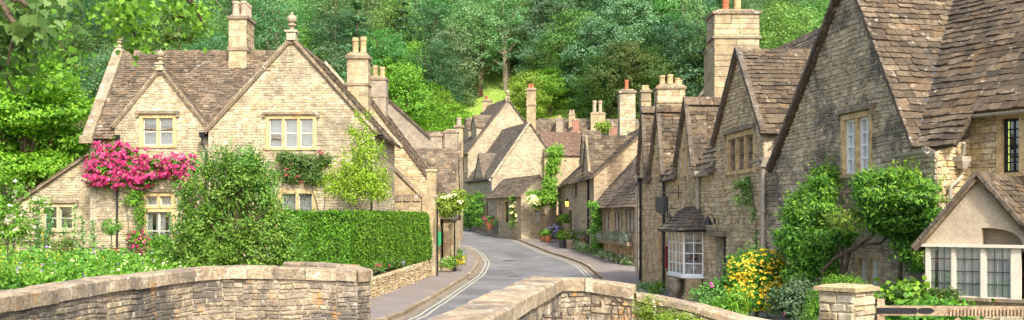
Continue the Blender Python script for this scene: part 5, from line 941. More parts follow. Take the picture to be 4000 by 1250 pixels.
def conifer_proto(name, mat, H, r, seed, nt_=13, leaf=.45, per=34):
    t = thing(name, 'x', 'tree'); q = random.Random(seed); tk = MB(); tk.tube([(0, 0, -1), (0, 0, H*.95)], [H*.025, .03], 7); Ps = []; bs = []
    for i in range(nt_):
        h = lerp(.12, .97, i/(nt_-1)); R_ = r*(1-h)**.75+.25; nb = max(5, int(11*(1-h)+4))
        for j in range(nb):
            a = j*2*math.pi/nb+q.uniform(-.3, .3)+i; L = R_*q.uniform(.75, 1.1); s = np.linspace(.15, 1, per) if False else NR.uniform(.1, 1, per)
            x = np.cos(a)*L*s+NR.randn(per)*L*.09; y = np.sin(a)*L*s+NR.randn(per)*L*.09; z = H*h-.12*L*s+NR.randn(per)*.12; Ps.append(np.stack([x, y, z], 1)); bs.append(np.tile([.35*math.cos(a), .35*math.sin(a), .9], (per, 1)))
            if j % 2 == 0: tk.tube([(0, 0, H*h), (math.cos(a)*L*.8, math.sin(a)*L*.8, H*h-.1*L)], [.07, .02], 4)
    tk.build('trunk', M['bark'], t); leafmesh('crown', mat, np.concatenate(Ps), np.concatenate(bs), leaf, .45, parent=t); return t
M['l_shrub'] = leafmat('foliage_shrub', [(.05, .115, .015), (.1, .2, .025), (.18, .31, .04), (.27, .4, .06)], .35, .05); M['l_wallshrub'] = leafmat('foliage_wall_shrub', [(.03, .07, .015), (.06, .13, .02), (.1, .18, .035), (.15, .2, .05)], .3, .05); M['l_maple'] = leafmat('foliage_maple', [(.08, .22, .015), (.14, .33, .025), (.22, .44, .035), (.32, .54, .05)], .4, .05); M['l_sap'] = leafmat('foliage_sapling', [(.12, .22, .012), (.2, .33, .02), (.28, .43, .03), (.36, .5, .05)], .35, .05); M['l_wist'] = leafmat('foliage_wisteria', [(.025, .085, .01), (.05, .16, .015), (.1, .27, .025), (.19, .4, .04)], .35, .05)  # wall shrub leaves have their own dark green
M['f_grass'] = M['l_gold']
_tp = tree_proto
def tree_proto(*a, **k):
    k['nc'] = int(k.get('nc', 260)*1.25); k['leaf'] = k.get('leaf', .31)*.85
    return _tp(*a, **k)
PT = {'redash': tree_proto('ash_tree', M['l_ash'], 19, 5.6, 2, 'redbark', .36, 14, leaf=.36, nc=380, per=30, cr=.6, lean=2, tall=1.3, tw=1.15), 'beech': tree_proto('broadleaf_tree', M['l_beech'], 16, 6, 1, n=13, nc=330), 'ash': tree_proto('ash_tree', M['l_ash'], 18, 5.2, 2, 'palebark', .35, 12, leaf=.36, nc=230, per=30, cr=.6, lean=2, tall=1.3), 'dark': tree_proto('broadleaf_tree', M['l_dark'], 15, 5.5, 3, n=12, nc=300),
      'blue': tree_proto('broadleaf_tree', M['l_blue'], 14, 5.5, 4, bare=.15, n=14, nc=330, leaf=.4), 'lime': tree_proto('small_tree', M['l_lime'], 9, 4.2, 5, bare=.1, n=12, nc=260, leaf=.34, cr=.45), 'yew': tree_proto('yew_tree', M['l_yew'], 13, 6.5, 6, bare=.06, n=16, nc=380, leaf=.36, cr=.5, up=.2),
      'fir': conifer_proto('conifer_tree', M['l_dark'], 17, 4.2, 7), 'cedar': conifer_proto('cedar_tree', M['l_yew'], 15, 7.5, 8, nt_=9, per=60), 'gold': tree_proto('small_tree', M['l_gold'], 7.5, 3.6, 9, bare=.06, n=12, nc=240, leaf=.3, cr=.4), 'beech2': tree_proto('broadleaf_tree', M['l_beech'], 17, 5, 10, bare=.25, n=12, nc=300, tall=1.3, lean=-2)}
LAB = {'beech': 'fresh green rounded tree in the hillside wood', 'ash': 'pale feathery grey limbed ash in the hillside wood', 'dark': 'deep shadowy green tree in the hillside wood', 'blue': 'bluish green bushy tree in the hillside wood', 'lime': 'small yellow green tree in the hillside wood',
       'yew': 'dark olive yew mound on the hillside', 'fir': 'dark spired conifer in the hillside wood', 'cedar': 'layered cedar in the hillside wood', 'gold': 'small golden green tree', 'beech2': 'tall narrow green tree in the hillside wood'}
used = set()
def place(k, x, y, s=1.0, lab=None, z=None, rz=None, sz=None, grp='trees of the hillside wood'):
    o = PT[k] if k not in used else copy_tree(PT[k]); used.add(k); o.location = (x, y, (hill(x, y) if z is None else z)-.2); o.rotation_euler = (0, 0, R.uniform(0, 6.28) if rz is None else rz); o.scale = (s, s, s*(sz or R.uniform(.88, 1.12)))
    o['label'] = lab or LAB[k]; o['category'] = 'tree'
    if grp: o['group'] = grp
    elif 'group' in o.keys(): del o['group']
    return o
def pxp(px, Y): return (px-2000)/F*Y
# single trees one can point to
place('redash', pxp(1872, 161), 161, .9, 'tall ash with a dark red brown trunk standing at the top of the meadow', grp=None, rz=0)
place('yew', pxp(2270, 150), 150, 1.05, 'big dark yew mound rising behind the village chimneys', grp=None, sz=.95)
place('gold', pxp(2050, 141), 143, .95, 'rounded light green tree just right of the square chimney at the bend', grp=None); place('lime', pxp(2150, 146), 146, .85, 'light green tree between the square chimney and the dark yew', grp=None, sz=.9)
place('cedar', pxp(700, 118), 118, 1.25, 'cedar with flat layered branches behind the left house roof', grp=None, z=6)
place('cedar', pxp(520, 130), 130, 1.0, 'cedar partly hidden by the left gable coping', grp=None, z=9)
place('fir', pxp(1395, 128), 128, 1.35, 'tall dark conifer rising behind the buff pots of the left house', grp=None, z=6)
place('yew', pxp(1330, 132), 132, .9, 'spreading evergreen behind the right slope of the left house', grp=None, z=6)
place('gold', pxp(1640, 120), 122, 1.25, 'golden green tree behind the grey plastered gable', grp=None, sz=.9); place('lime', pxp(1545, 116), 118, 1.1, 'light green tree just right of the banded grey chimney', grp=None); place('lime', pxp(1760, 135), 135, 1.0, 'soft green tree left of the meadow above the dormers', grp=None, sz=.8)
place('gold', pxp(1700, 150), 150, 1.0, 'pale green bushy tree on the slope left of the meadow', grp=None, sz=.8)
for px, Y, s in ((1590, 140, 1.2), (1520, 150, 1.2), (1640, 158, 1.1), (1450, 142, 1.3)): place('lime', pxp(px, Y), Y, s)
place('beech', pxp(1120, 118), 124, 1.0, 'green tree seen between the two chimneys of the left house', grp=None, z=6)
place('fir', pxp(2121, 114), 124, .42, 'slim light conifer beside the square chimney at the bend', grp=None, z=6.5, sz=.8)
for px, Y, s in ((2200, 152, .8), (2330, 146, .9), (2390, 140, .85), (2460, 138, .9), (2530, 140, .8)): place('yew' if px != 2330 else 'blue', pxp(px, Y), Y, s, 'dark green bushy tree low behind the '+{2200: 'whitewashed far chimney', 2330: 'twin pot chimney', 2390: 'small brick pot', 2460: 'rubble chimney', 2530: 'narrow double pot chimney'}[px], grp='dark trees low behind the chimneys')
for px, Y, k in ((2440, 150, 'blue'), (2540, 155, 'beech'), (2640, 146, 'dark'), (2730, 140, 'blue'), (2390, 160, 'dark'), (2850, 135, 'beech2'), (2990, 140, 'lime'), (3080, 132, 'beech'), (3170, 138, 'gold'), (3240, 128, 'lime')): place(k, pxp(px, Y), Y, R.uniform(.9, 1.1))
kinds = ['beech', 'ash', 'dark', 'blue', 'beech', 'ash', 'beech2', 'dark', 'fir', 'beech', 'lime', 'ash']
y = 128; row = 0
while y < 228:
    hw = y*.53+6; x = -hw+R.uniform(0, 5); st = 6.7 if y > 150 else 7.4
    while x < hw:
        yy = y+R.uniform(-2.4, 2.4); px = 2000+x/yy*F; ok = True
        if 1180 < px < 3350 and yy < 150: ok = False
        if 1800 < px < 2060 and yy < 158: ok = False
        if px > 3450: ok = False
        if 300 < px < 380 and yy < 165: ok = False
        if px < 1180 and yy < 132: ok = False
        if 2150 < px < 2400 and yy < 158: ok = False
        if ok:
            k = R.choice(kinds)
            if 2120 < px < 2750 and R.random() < .5: k = R.choice(['dark', 'ash', 'blue'])
            if px < 900: k = R.choice(['blue', 'dark', 'beech', 'cedar', 'blue', 'beech2'])
            place(k, x, yy, R.uniform(.72, 1.02), z=hill(x, yy))
        x += st*R.uniform(.8, 1.25)
    y += 7.8; row += 1
def where(px, y, big=True):
    lm = ((-900, 'beyond the left picture edge'), (0, 'above the bright maple'), (420, 'above the left gable coping'), (760, 'above the small front gable'), (1060, 'between tall chimney and main gable'), (1300, 'above the main gable finial'), (1520, 'above the buff pots'), (1760, 'left of the dark trunked ash'), (2050, 'over the meadow'),
          (2300, 'over the dark yew'), (2560, 'over the rubble chimney'), (2790, 'left of the giant chimney'), (2980, 'behind the giant chimney'), (9999, 'left of the dark gable'))
    return [l for p_, l in lm if px < p_][0]+', '+('lowest tier' if y < 150 else 'middle tier' if y < 178 else 'upper tier' if y < 205 else 'topmost tier')
def relabel(objs):
    by = {}
    for o in objs: o['label'] = o['label'].replace(' in the hillside wood', '').replace(' of the hillside wood', '')+' '+where(2000+o.location.x/o.location.y*F, o.location.y); by.setdefault(o['label'], []).append(o)
    od = ['leftmost', 'second', 'third', 'fourth', 'fifth', 'sixth', 'seventh', 'eighth']
    for l, os_ in by.items():
        if len(os_) > 1:
            for k, o in enumerate(sorted(os_, key=lambda o: o.location.x/o.location.y)): o['label'] = l+', '+od[min(k, 7)]+(' from left' if k and len(l.split()) < 14 else '')
WOOD = [o for o in C.objects if o.get('group') == 'trees of the hillside wood']
M['l_mead'] = leafmat('foliage_meadow', [(.2, .34, .04), (.3, .44, .07), (.4, .5, .12)], .35, .05); n = 7000; gx = NR.uniform(-13, 22, n); gy = NR.uniform(138, 172, n); gz = np.array([hill(a_, b_) for a_, b_ in zip(gx, gy)])+.12; o = leafmesh('meadow_grass', M['l_mead'], np.stack([gx, gy, gz], 1), np.tile([0, -.5, .8], (n, 1)), .35, .5, .6, loc=(0, 150, 15), dirn=[0, 0, 2]); tag(o, 'long rough grass tufts on the sunny meadow above the village', 'grass', kind='stuff')
# undergrowth along the wood edge
for i in range(26):
    px = lerp(1480, 2480, i/25)+R.uniform(-15, 15); Y = R.uniform(168, 174) if 1780 < px < 2120 else R.uniform(146, 160); place(R.choice(['blue', 'dark', 'beech']), pxp(px, Y), Y, R.uniform(.3, .5), 'low dense thicket bush', grp='bushes along the wood edge')
relabel(WOOD); relabel([o for o in C.objects if o.get('group') == 'bushes along the wood edge'])
bush('purple_bush', 'dark purple leaved bush above the low roofs left of the bend', 'bush', (pxp(1742, 121), 121, hill(pxp(1742, 121), 121)+1.8), (1.6, 1.4, 1.7), M['l_purple'], leaf=.3, nc=110, per=22, cr=.3, seed=3); bush('purple_bush', 'dark purple bush nearest the dormers at the bend', 'bush', (pxp(1808, 124), 124, hill(pxp(1808, 124), 124)+2.6), (1.3, 1.3, 2.2), M['l_purple'], leaf=.3, nc=110, per=22, cr=.3, seed=4)
def sprigs(parent, blobs, n, L, mat, leaf, asp=.5, up=.6, k=9, stem='bark'):
    B = np.array(blobs, float); i = NR.randint(0, len(B), n); u = NR.randn(n, 3); u[:, 1] = -np.abs(u[:, 1])*.6; u[:, 2] = np.abs(u[:, 2]); u /= np.linalg.norm(u, axis=1)[:, None]; p0 = B[i, :3]+u*B[i, 3:]*.9
    d_ = u+np.array([0, 0, up]); d_ /= np.linalg.norm(d_, axis=1)[:, None]; l_ = L*NR.uniform(.5, 1.3, n); s = np.tile(np.linspace(.1, 1, k), n); P = np.repeat(p0, k, 0)+np.repeat(d_*l_[:, None], k, 0)*s[:, None]+NR.randn(n*k, 3)*leaf*.35*(1.2-s)[:, None]
    leafmesh('shoots', mat, P, np.repeat(d_, k, 0)*.3+NR.randn(n*k, 3)*.6, leaf, asp, .5, parent=parent, dirn=None)
# ------------------------------------------------------------- left side trees
def big_tree(name, label, base, blobs, mat, leaf, nc, per, cr, tr=.2, flat=.35, trunk=None, up=.6, group=None, asp=.5):
    t = thing(name, label, 'tree', base, group); tk = MB(); B0 = V3(base); c = V3((sum(b[0] for b in blobs)/len(blobs), sum(b[1] for b in blobs)/len(blobs), sum(b[2] for b in blobs)/len(blobs)))
    m_ = lerp(B0, c, .55); tk.tube([B0, lerp(B0, m_, .5)+V3((.1, 0, 0)), m_], [tr, tr*.85, tr*.65], 8)
    for b in blobs: e = V3(b[:3]); tk.tube([lerp(B0, m_, .8), lerp(m_, e, .45)+V3((0, 0, -.15*b[5])), e+V3((0, 0, b[5]*.4))], [tr*.5, tr*.3, tr*.1], 6)
    tk.build('trunk', M['bark'] if trunk is None else M[trunk], t); P, b = blobpts(blobs, nc, per, cr, shell=.55, up=up, flat=flat); leafmesh('crown', mat, P, b, leaf, asp, parent=t); return t
q = random.Random(4); bl = [(pxp(px, 46), 46+q.uniform(-1.5, 1.5), E+(850-py)/4000*46, r, r, r*.62) for px, py, r in ((100, 330, 1.3), (220, 330, 1.3), (285, 430, 1.15), (140, 450, 1.5), (20, 440, 1.5), (-60, 540, 1.6), (70, 560, 1.5), (190, 560, 1.4), (285, 540, 1.1), (20, 650, 1.4), (130, 640, 1.3), (225, 650, 1.0), (170, 280, .9), (-40, 360, 1.4))]
big_tree('maple_tree', 'bright yellow green spreading tree at the left edge', (pxp(90, 46), 46, 1), bl, M['l_maple'], .19, 1700, 26, .26, .3)
bl = [(pxp(px, 38), 38.0, E+(850-py)/4000*38, r, r*.7, r*.75) for px, py, r in ((1415, 470, .22), (1405, 540, .4), (1440, 600, .55), (1370, 640, .6), (1320, 700, .5), (1450, 700, .65), (1380, 750, .55), (1475, 750, .4), (1295, 740, .35), (1400, 680, .5))]
big_tree('young_tree', 'slender lime green young tree against the corner of the left house', (pxp(1387, 38), 38, 1), bl, M['l_sap'], .1, 520, 16, .12, .045, flat=.8)
sprigs([o for o in C.objects if o.name.startswith('young_tree')][0], bl, 130, .3, M['l_sap'], .1)
# overhanging sycamore, its trunk left of the frame
ov = thing('overhanging_tree', 'large leaved branches hanging into the top left from a tree outside', 'tree', (-7.5, 7, -.2)); tk = MB(); tk.tube([(-7.5, 7, -.3), (-7.4, 7, 2), (-7.1, 7.2, 4.5), (-6.6, 7.5, 7)], [.35, .3, .25, .15], 10)
AT = lambda px, py, Y: at(px, py, Y)
limbs = [([(-7.2, 7.1, 4.2), AT(-150, -150, 7.5), AT(150, 60, 7.8), AT(250, 200, 8), AT(300, 270, 8)], (.1, .06, .03, .015, .006)), ([(-7, 7.2, 4.6), AT(-60, -80, 7), AT(60, 100, 7), AT(30, 250, 7)], (.1, .05, .025, .01)), ([(-6.9, 7.3, 5), AT(200, -200, 8), AT(420, -60, 8.6), AT(500, 60, 8.8), AT(540, 180, 9)], (.12, .07, .04, .02, .006)),
         ([(-6.8, 7.4, 5.4), AT(420, -260, 9), AT(640, -90, 9.4), AT(760, 20, 9.6), AT(800, 110, 9.8)], (.12, .07, .04, .02, .006)), ([AT(60, 100, 7), AT(120, 260, 7.6), AT(220, 330, 8)], (.02, .012, .004)), ([AT(-60, -80, 7), AT(-40, 180, 7.2), AT(60, 370, 7.5)], (.03, .02, .005))]
for l_, r_ in limbs: tk.tube(l_, list(r_), 6)
tk.build('limb', M['bark'], ov)
def ell(px, py, Y, rx, ry, rd): p = AT(px, py, Y); return (p.x, p.y, p.z, rx/F*Y, rd, ry/F*Y)
for nm, bs, nc, per, leaf, cr, mt in (('leaves', [ell(40, 70, 7, 110, 110, .3), ell(160, 40, 7.6, 120, 60, .3), ell(20, 200, 7.2, 70, 90, .3)], 34, 8, .09, .09, 'beech'), ('leaves', [ell(190, 150, 7.8, 80, 60, .3), ell(245, 230, 8, 55, 60, .25), ell(110, 270, 7.6, 110, 60, .3), ell(190, 330, 8, 50, 30, .2), ell(40, 330, 7.5, 70, 60, .2)], 60, 7, .055, .08, 'lime'),
      ('leaves', [ell(460, 30, 8.6, 70, 60, .3), ell(520, 90, 8.8, 65, 60, .3), ell(545, 170, 9, 35, 40, .2), ell(430, 90, 8.8, 40, 40, .2), ell(560, 20, 8.8, 60, 40, .2)], 62, 8, .058, .08, 'lime'), ('leaves', [ell(640, 10, 9.4, 50, 30, .2), ell(720, 20, 9.6, 60, 45, .3), ell(780, 60, 9.8, 45, 60, .25), ell(740, 90, 9.8, 35, 30, .2), ell(350, 5, 8.4, 40, 20, .2)], 50, 7, .055, .08, 'lime')):
    P, b = blobpts(bs, nc, per, cr, shell=.1, up=.4, flat=.9); leafmesh(nm, M['l_'+mt], P, b+np.array([0, -.5, 0]), leaf, .95, .55, parent=ov, dirn=[0, 0, -1], shape=12)
# ------------------------------------------------------------- left garden
def hedgebox(name, label, a, b, th, z0, z1, mat, dens, leaf, seed=1):
    a, b = V3((*a, 0)), V3((*b, 0)); d = (b-a).normalized(); n = V3((d.y, -d.x, 0)); L = (b-a).length; t = thing(name, label, 'hedge', (a.x, a.y, z0)); q = np.random.RandomState(seed); Ps = []; Bs = []
    def face(cnt, f, nb): u = q.uniform(0, 1, cnt); v = q.uniform(0, 1, cnt); Ps.append(f(u, v)); Bs.append(np.tile(nb, (cnt, 1)))
    A, D_, N_ = np.array(a), np.array(d), np.array(n)
    def wob(u): return .2*np.abs(np.sin(u*L*3.1+.6*np.sin(u*L*.9)))+.05*np.sin(u*L*9.7+1)-.06
    H = z1-z0; cnt = int(dens*L*H)
    face(cnt, lambda u, v: A+D_*(u*L)[:, None]+N_*(th/2*(1-.12*v)+wob(u)*(.6+.4*np.sin(v*5))+q.randn(len(u))*.035)[:, None]+np.array([0, 0, 1])*(z0+v*H)[:, None], np.array(n)*.8+np.array([0, 0, .5]))
    face(int(dens*L*th*1.3), lambda u, v: A+D_*(u*L)[:, None]+N_*((v-.5)*th)[:, None]+np.array([0, 0, 1])*(z1+.06*np.sin(u*L*5)+q.randn(len(u))*.05)[:, None], np.array([0, 0, 1]))
    face(int(dens*th*H*1.2), lambda u, v: A+D_*(L+q.randn(len(u))*.05)[:, None]+N_*((u-.5)*th)[:, None]+np.array([0, 0, 1])*(z0+v*H)[:, None], np.array(d))
    face(int(dens*th*H*1.2), lambda u, v: A+D_*(q.randn(len(u))*.05)[:, None]+N_*((u-.5)*th)[:, None]+np.array([0, 0, 1])*(z0+v*H)[:, None], -np.array(d))
    P = np.concatenate(Ps); B = np.concatenate(Bs); leafmesh('foliage', mat, P, B, leaf, .35, .55, parent=t, dirn=[0, 0, .7]); mb = MB(); c = (a+b)/2; mb.box((c.x, c.y, (z0+z1)/2), (L-.25, th*.72, H-.12), math.atan2(d.y, d.x)); mb.build('stem', M['soil'], t); P = np.array(a)+np.outer(NR.uniform(0, 1, 90), np.array(b-a)); sprigs(t, [(p[0], p[1], z1-.08, .3, .3, .1) for p in P], 150, .16, mat, leaf, .35, 1.2, 6); return t  # inner box is an added dark core standing for the hedge's shaded inside
hedgebox('clipped_hedge', 'dark feathery yew hedge standing left of the long bright hedge', (-7.9, 35.8), (-5.6, 35.9), 1.1, .95, 3.0, M['l_hedge'], 1500, .11, 2)
hedgebox('clipped_hedge', 'long bright green clipped hedge above the low pavement wall', (-5.55, 35.7), (-4.3, 47.8), .9, .95, 3.0, M['l_hedge'], 1500, .1, 3)
bl = [(pxp(px, 33), 33+random.Random(px).uniform(-.6, .6), E+(850-py)/4000*33, r, r*.8, r*.85) for px, py, r in ((880, 700, .75), (1010, 690, .6), (855, 770, .6), (815, 840, .6), (790, 920, .55), (930, 800, 1.0), (985, 790, .6), (830, 900, .85), (1055, 905, .65), (920, 930, 1.1), (770, 1000, .55), (1110, 985, .5), (1020, 980, .9), (820, 1010, .9), (1130, 1020, .5), (980, 640, .3), (840, 655, .35), (745, 1025, .4), (715, 975, .45), (1130, 1005, .5), (1095, 940, .5), (745, 900, .4), (665, 1010, .42), (1155, 1020, .42), (1130, 900, .35), (1150, 960, .4), (690, 940, .35), (950, 720, .7), (880, 860, 1.0))]
q = random.Random(8)
for _ in range(46):
    a_ = q.uniform(-.15, math.pi+.15); px_, py_ = 905+math.cos(a_)*q.uniform(150, 210), 900-math.sin(a_)*q.uniform(190, 280); py_ = min(py_, 1000); bl.append((pxp(px_, 33), 33+q.uniform(-.8, .5), E+(850-py_)/4000*33, q.uniform(.08, .2), .2, q.uniform(.2, .5)))
t = big_tree('large_shrub', 'huge mixed green box shrub in front of the left house', (pxp(880, 33), 33, .95), bl, M['l_shrub'], .1, 2000, 22, .11, .12, flat=.9); sprigs(t, bl, 420, .5, M['l_beech'], .1); sprigs(t, bl[:18], 120, .35, M['l_shrub'], .09)
def strip(name, label, pts, mat, leaf, per, cr, cat='plants', kind=None, group=None, fl=(), asp=.55, stems=True, z=None, up=.5):
    """a row of clumps; pts = (x,y,z,rx,ry,rz)"""
    t = thing(name, label, cat, (pts[0][0], pts[0][1], pts[0][2]-pts[0][5]), group); P, b = blobpts(pts, int(28*len(pts)), per, cr, shell=.35, up=up, flat=.9); leafmesh('foliage', mat, P, b, leaf, asp, parent=t)
    if kind: t['kind'] = kind
    for fm, fc, fs in fl: P, b = blobpts(pts, fc, 4, fs*.5, shell=.9, up=.7); leafmesh('blossom', fm, P, b+np.array([0, -.4, 0]), fs, .9, .7, parent=t)
    return t
def cover(name, label, x0, x1, y0, y1, z0, z1, n, mat, leaf, cl=.16, fl=()):
    c = np.stack([NR.uniform(x0, x1, n), NR.uniform(y0, y1, n), NR.uniform(z0, z1, n)**1.0], 1); c[:, 2] = z0+(z1-z0)*NR.uniform(0, 1, n)*(.55+.45*np.sin(c[:, 0]*2.3+c[:, 1]*1.7)); P = np.repeat(c, 16, 0)+NR.randn(n*16, 3)*cl; o = leafmesh(name, mat, P, np.tile([0, -.35, 1], (len(P), 1)), leaf, .6, .5, loc=(x0, y0, z0)); tag(o, label, 'plants', kind='stuff')
    for i, (fm, k, fs) in enumerate(fl):
        c2 = c[:k]+np.array([0, 0, .15]); P = np.repeat(c2, 5, 0)+NR.randn(len(c2)*5, 3)*np.array([.05, .05, .12]); o2 = leafmesh('blossom', fm, P, np.tile([0, -.6, .8], (len(P), 1)), fs, .9, .6, loc=(x0, y0, z0)); tag(o2, 'scattered small blossoms over the '+label, 'flowers', kind='stuff')
cover('garden_plants', 'dense leafy border plants filling the left cottage garden', -18.5, -11.5, 27, 37, 1.0, 1.75, 1500, M['l_rich'], .14, .16)
cover('garden_plants', 'mixed lighter leaves among the left garden border', -18.5, -9.5, 26.5, 36, 1.2, 1.8, 500, M['l_lime'], .11, .12, [(M['f_cream'], 50, .07), (M['f_lav'], 30, .07)])
cover('garden_plants', 'yellow green frothy border plants behind the left parapet', -16.5, -12.5, 26, 32, 1.3, 1.85, 500, M['l_lime'], .07, .13, [(M['f_yellow'], 60, .05)])
cover('garden_plants', 'green plants along the foot of the left house', -13.5, -5.5, 36.5, 39.5, 1.0, 1.45, 700, M['l_beech'], .1, .14)
cover('garden_plants', 'dark leafy plants beyond the lean-to', -30, -18, 34, 44, 1.0, 2.6, 1500, M['l_lime'], .14, .2, [(M['f_yellow'], 120, .12)])
bush('rose_bush', 'white flowering bush at the far left edge', 'bush', (pxp(60, 38), 38, 3.3), (1.3, .8, 1.5), M['l_lime'], nc=150, per=20, leaf=.13, seed=9, base=(pxp(60, 38), 38, 1), flowers=[(M['f_white'], 55, .1)])
for px, h, lab in ((150, 1.9, 'hollyhock leaning by the left side of the lean-to window'), (190, 2.3, 'tall hollyhock crossing the left light of the lean-to window'), (255, 1.9, 'hollyhock between the lights of the lean-to window'), (290, 2.4, 'tall hollyhock at the right edge of the lean-to window'), (322, 2.0, 'hollyhock against the lean-to wall'), (362, 1.8, 'hollyhock nearest the house corner quoins')):
    x = pxp(px, 39.5); t = thing('hollyhock', lab, 'plant', (x, 39.5, 1.0), 'hollyhocks by the lean-to'); mb = MB(); mb.tube([(x, 39.5, 1), (x+.03, 39.5, 1+h*.6), (x, 39.5, 1+h)], [.02, .015, .006], 5); mb.build('stem', M['l_beech'], t); k = 130; zz = NR.uniform(0, 1, k); P = np.stack([x+NR.randn(k)*.17*(1.05-zz), 39.5+NR.randn(k)*.12, 1.0+zz*h], 1); leafmesh('foliage', M['l_ash'], P, np.tile([0, -.6, .6], (k, 1)), .13, .8, parent=t)
bush('conical_shrub', 'small dark conical conifer in the left garden', 'bush', (pxp(265, 35), 35, 1.65), (.28, .28, .65), M['l_yew'], n=2, leaf=.07, nc=110, per=16, cr=.07, seed=5); bush('conical_shrub', 'feathery upright shrub beside the french door', 'bush', (pxp(630, 35.5), 35.5, 1.7), (.4, .35, .8), M['l_hedge'], n=4, leaf=.08, nc=160, per=18, cr=.09, seed=6)
t = thing('topiary', 'clipped ball standard tree in front of the left house', 'tree', (pxp(435, 38.6), 38.6, 1.0)); x = pxp(435, 38.6); mb = MB(); mb.tube([(x, 38.6, 1), (x, 38.6, 2.4)], .02, 6); mb.build('trunk', M['bark'], t); P, b = blobpts([(x, 38.6, 2.55, .34, .34, .28)], 90, 16, .05, shell=.8); leafmesh('crown', M['l_rich'], P, b, .06, .6, parent=t)
t = thing('planter', 'dark grey tub of red and pink flowers in the left garden', 'planter', (pxp(428, 37), 37, 1)); x = pxp(428, 37); mb = MB(); mb.lathe((x, 37, 1.0), [(.2, 0), (.28, .5), (.3, .5), (.3, .54), (.26, .54)], 16); mb.build('pot', M['slatepot'], t); P, b = blobpts([(x, 37, 1.62, .32, .25, .1)], 40, 12, .05); leafmesh('foliage', M['l_rich'], P, b, .07, .6, parent=t); P, b = blobpts([(x, 37, 1.66, .33, .25, .1)], 30, 6, .04, shell=.9, up=1); leafmesh('blossom', M['f_red'], P, b, .07, .9, parent=t)
t = thing('stone_urn', 'small round pale stone ornament beside the grey tub', 'ornament', (pxp(370, 37.5), 37.5, 1)); x = pxp(370, 37.5); mb = MB(); mb.lathe((x, 37.5, 1), [(.16, 0), (.12, .3), (.13, .45), (.17, .5), (.17, .55), (.12, .66), (.03, .7)], 14); mb.build('urn', M['dress'], t, smooth=True)
rl = thing('estate_fence', 'thin rusty estate railing crossing the left garden', 'fence', (-13, 34, 1)); pts = [at(-20, 998, 33), at(150, 978, 33.5), at(300, 968, 34), at(500, 970, 34), at(640, 985, 33.5)]
for dz in (0, -.55): mb = MB(); mb.tube([p+V3((0, 0, dz)) for p in pts], .016, 5); mb.build('rail', M['rust'], rl)
for px in (30, 255, 268, 628, 642): Y = 34 if 200 < px < 400 else 33.3; p = at(px, 965, Y); mb = MB(); mb.tube([p+V3((0, 0, .03)), V3((p.x, p.y, .95))], .022, 6); mb.build('post', M['rust'], rl)
def climber(name, label, blobs, mat, leaf, nc, per, cr, stems, fl=(), cat='climbing plant', asp=.6, shell=.2, sr=.02, drift=-.6):
    t = thing(name, label, cat, stems[0][0]); mb = MB()
    for s_ in stems: mb.tube(s_, [sr*(1-.7*i/len(s_)) for i in range(len(s_))], 5)
    mb.build('stem', M['bark'], t); P, b = blobpts(blobs, nc, per, cr, shell=shell, up=.5); leafmesh('foliage', mat, P, b+np.array([0, drift, 0]), leaf, asp, .55, parent=t)
    for fm, fb, fc, fs in fl: P, b = blobpts(fb, fc, 7, fs*.5, shell=.5, up=.3); P[:, 1] -= .1; leafmesh('blossom', fm, P, b+np.array([0, -1.2, 0]), fs, .9, .7, parent=t)
    return t
e3_ = lambda px, py, Y, rx, ry, rd=.22: (*AT(px, py, Y), rx/F*Y, rd, ry/F*Y)
Yr = 40.1; rb_ = [e3_(*p) for p in ((400, 640, Yr, 60, 50), (460, 600, Yr, 60, 45), (520, 640, Yr, 60, 45), (600, 650, Yr, 65, 40), (690, 650, Yr, 70, 45), (740, 640, Yr, 30, 35), (440, 690, Yr, 70, 45), (370, 690, Yr, 35, 40), (560, 700, Yr, 50, 35), (720, 700, Yr, 35, 40))]
rl2 = [e3_(*p) for p in ((535, 760, Yr, 14, 50), (548, 840, Yr, 14, 50), (535, 930, Yr, 30, 40), (560, 950, Yr, 30, 40), (500, 780, Yr, 16, 30))]
climber('climbing_rose', 'deep pink rambling rose spread over the wall above the french door', rb_+rl2, M['l_hedge'], .09, 700, 16, .11, [[AT(505, 1000, Yr), AT(500, 850, Yr), AT(470, 700, Yr)], [AT(560, 1010, Yr), AT(548, 850, Yr), AT(600, 680, Yr), AT(720, 650, Yr)]], [(M['f_pink'], [(b[0], b[1]-.1, b[2], b[3]*1.12, b[4], b[5]*1.12) for b in rb_], 330, .14), (M['f_pink'], [e3_(535, 930, Yr, 34, 50), e3_(560, 960, Yr, 34, 40), e3_(385, 570, Yr, 12, 20), e3_(575, 592, Yr, 10, 14)], 60, .09)])
climber('wall_shrub', 'green climbing shrub with a few orange blooms under the upper gable window', [e3_(*p) for p in ((1110, 610, 39.8, 30, 25), (1150, 630, 39.8, 60, 35), (1220, 640, 39.8, 50, 35), (1130, 680, 39.8, 55, 40), (1220, 690, 39.8, 50, 30), (1270, 620, 39.8, 25, 25))], M['l_wallshrub'], .09, 300, 16, .09, [[AT(1255, 960, 39.9), AT(1240, 800, 39.9), AT(1200, 680, 39.9)], [AT(1255, 900, 39.9), AT(1270, 780, 39.9), AT(1270, 640, 39.9)]], [(M['f_rusty'], [e3_(1150, 680, 39.6, 70, 40), e3_(1260, 600, 39.6, 30, 20)], 8, .09)], cat='shrub')
Yp = 48.2; climber('climbing_rose', 'yellow green rose with cream blooms tumbling over the gate pier', [e3_(*p) for p in ((1740, 790, Yp+2, 40, 30), (1790, 785, Yp+2, 35, 30), (1800, 760, Yp+2, 28, 16), (1735, 830, Yp+2, 25, 25), (1765, 815, Yp+2, 35, 20))], M['l_gold'], .14, 170, 16, .13, [[AT(1722, 1040, Yp+2), AT(1722, 900, Yp+2), AT(1760, 790, Yp+2)]], [(M['f_cream'], [e3_(1770, 785, Yp+1.7, 60, 35)], 11, .12)])
